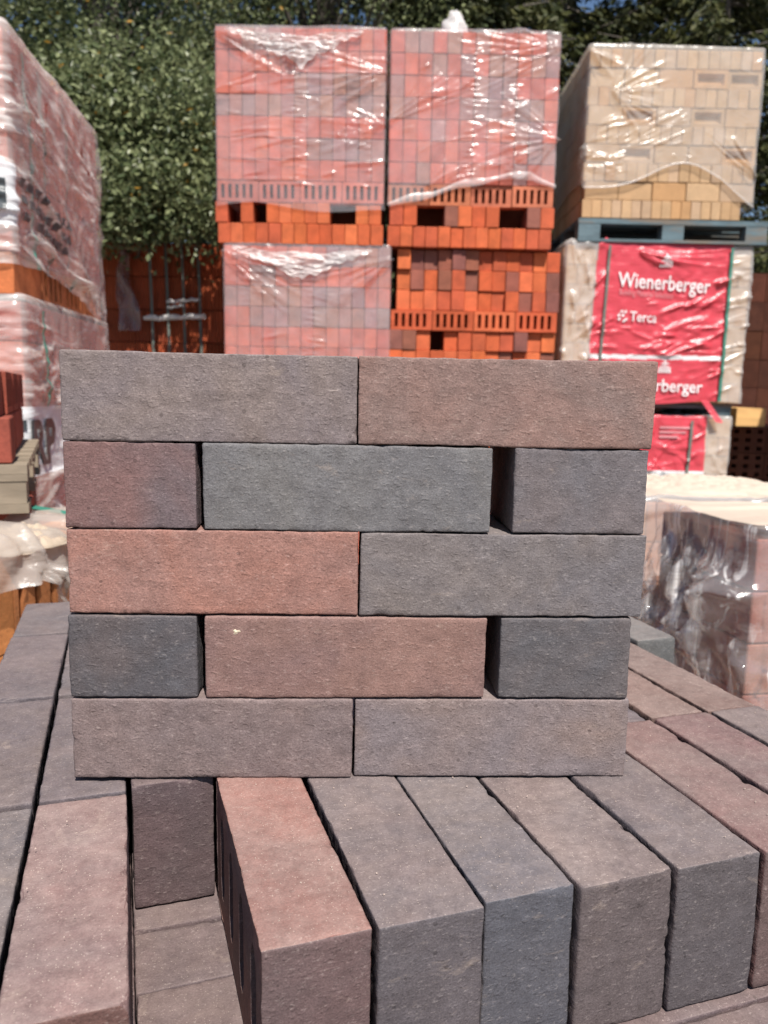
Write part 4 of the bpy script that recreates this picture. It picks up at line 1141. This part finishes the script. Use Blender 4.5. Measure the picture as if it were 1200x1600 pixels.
LEAF1 = mat_leaf('alder_leaf', (.045,.066,.024,1), (.26,.285,.14,1), .010, .28, .38)
LEAF2 = mat_leaf('shade_toned_leaf', (.018,.030,.012,1), (.055,.075,.03,1), .004, .3)  # darkened leaf colour: shade of the rear trees is in the tone
LEAF3 = mat_leaf('birch_leaf', (.10,.13,.04,1), (.22,.24,.09,1), .01, .35)
NEEDLE = mat_leaf('spruce_needle', (.028,.038,.012,1), (.085,.085,.028,1), 0, .15, .55)

broadleaf('leafy green broadleaf tree overhanging the rust-red block pack', (-2.7, 7.6, 0), 9.5,
          [(-.5, -.3, 5.2, 2.0, 1.5, 2.4), (.55, -.7, 3.7, 1.0, .9, .95), (1.0, -1.0, 3.1, .55, .5, .6), (-.6, -.6, 3.5, 1.2, .9, 1.0), (-1.6, -.4, 4.4, 1.0, 1.0, 1.6), (.3, .2, 7.3, 1.8, 1.5, 1.6), (1.30, -2.42, 2.84, .60, .20, .24), (.70, -2.42, 2.82, .62, .22, .26), (.2, -2.3, 2.9, .5, .25, .3), (.85, -2.2, 3.2, .8, .35, .5), (1.0, -1.9, 3.5, .8, .5, .5), (0.0, -1.5, 3.2, .8, .5, .6)], 2700, 56, .050, LEAF1, 41, .115, cav=.14)
broadleaf('broadleaf tree in dark shade-toned leaves standing behind the leafy overhanging one', (-3.6, 11.0, 0), 11,
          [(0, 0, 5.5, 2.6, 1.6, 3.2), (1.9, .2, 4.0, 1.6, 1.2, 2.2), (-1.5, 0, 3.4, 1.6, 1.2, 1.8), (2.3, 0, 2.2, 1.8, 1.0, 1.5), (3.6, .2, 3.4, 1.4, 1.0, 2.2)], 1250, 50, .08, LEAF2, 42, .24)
broadleaf('grey-green broadleaf tree rising above the left central brick pack', (-.75, 9.0, 0), 10,
          [(0, 0, 5.8, 1.7, 1.4, 2.0), (-1.0, .2, 4.4, 1.0, 1.0, 1.2), (.3, .1, 7.8, 1.4, 1.2, 1.3), (.5, 0, 4.2, .8, .8, .9)], 1150, 60, .055, LEAF1, 43, .14)
broadleaf('pale thin birch at the top right corner behind the yellow pack', (5.6, 10.0, 0), 9,
          [(0, 0, 5.6, 1.2, 1.0, 2.2), (-.3, -.2, 3.8, 1.0, .9, 1.1), (.9, 0, 4.4, .8, .8, 1.4)], 300, 48, .055, LEAF3, 44, .2)

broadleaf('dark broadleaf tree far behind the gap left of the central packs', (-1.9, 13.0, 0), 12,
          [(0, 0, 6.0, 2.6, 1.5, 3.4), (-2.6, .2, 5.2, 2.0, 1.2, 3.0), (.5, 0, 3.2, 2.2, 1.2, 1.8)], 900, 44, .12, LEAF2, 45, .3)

def conifer(label, base, height, rad, seed, n_spray=26000, z0=1.2):
    rg = np.random.default_rng(seed)
    T = empty('conifer_tree', base, 0, label, 'tree', 'trees behind the yard')
    mb = MB(); mb.tube([(0,0,0), (0.05,0,height*.5), (0,0,height)], [.16, .10, .01], 8)
    P = []; Dv = []
    z = z0; nb = 0; br = []
    while z < height:
        k = rg.integers(6, 9); L = rad*(1-(z-z0)/(height-z0))**.75*rg.uniform(.8, 1.1)+.15
        for _ in range(k):
            a = rg.uniform(0, 2*np.pi); l = L*rg.uniform(.65, 1.12); zz = z+rg.uniform(-.12, .12)
            t = np.linspace(0, 1, 7); rr_ = l*t; dz = -.28*l*t**1.3 + .12*l*t**3
            pts = np.stack([rr_*np.cos(a), rr_*np.sin(a), zz+dz], 1); br.append((pts, l))
        z += rg.uniform(.22, .34)
    tot = sum(l for _, l in br if True)
    for pts, l in br:
        n = int(n_spray*l/tot); mb.tube([tuple(p) for p in pts[::2]], [.022*(1-.25*i) for i in range(4)], 4)
        f = rg.uniform(.12, 1, n)**.8; i = np.clip((f*6).astype(int), 0, 5); g_ = (f*6-i)[:, None]
        c_ = pts[i]*(1-g_)+pts[i+1]*g_
        dr_ = (pts[-1]-pts[0])/l; sd = np.cross(dr_, [0, 0, 1.0]); sd /= np.linalg.norm(sd)+1e-9
        wd = .30*l*.45*(1.1-f)[:, None]+.05
        P.append(c_ + sd*rg.uniform(-1, 1, (n, 1))*wd + np.array([0, 0, -1])*np.abs(rg.normal(size=(n, 1)))*.09)
        dv = dr_[None, :]*rg.uniform(.2, 1, (n, 1)) + sd*rg.normal(size=(n, 1))*.7 + np.array([0, 0, -.45])
        Dv.append(dv/np.linalg.norm(dv, axis=1, keepdims=True))
    P = np.concatenate(P); Dv = np.concatenate(Dv); n = len(P)
    side = np.cross(Dv, rg.normal(size=(n, 3))); side /= np.linalg.norm(side, axis=1, keepdims=True)+1e-9
    ln = rg.uniform(.07, .17, (n, 1)); wd = ln*.16
    V = np.stack([P, P+Dv*ln*.55+side*wd, P+Dv*ln, P+Dv*ln*.55-side*wd], 1).reshape(-1, 3)
    link('crown', mesh_np('crown', V, np.arange(n*4).reshape(n, 4)), NEEDLE, T)
    mb.build('trunk', BARK, T)
    return T
conifer('dark spruce directly above the gap between the central brick packs', (.55, 9.6, 0), 12, 2.0, 51, 60000)
conifer('dark spruce rising behind the left edge of the yellow pack', (2.0, 10.6, 0), 13, 2.3, 52, 60000)
conifer('broad dark spruce rising behind the middle of the yellow pack', (3.7, 9.8, 0), 12.5, 2.2, 53, 65000)
conifer('distant dark spruce in the row between the two nearer central spruces', (1.1, 14.0, 0), 13, 2.6, 54, 40000)
conifer('distant dark spruce behind the birch at the right', (5.6, 15.0, 0), 12, 2.8, 55, 40000)
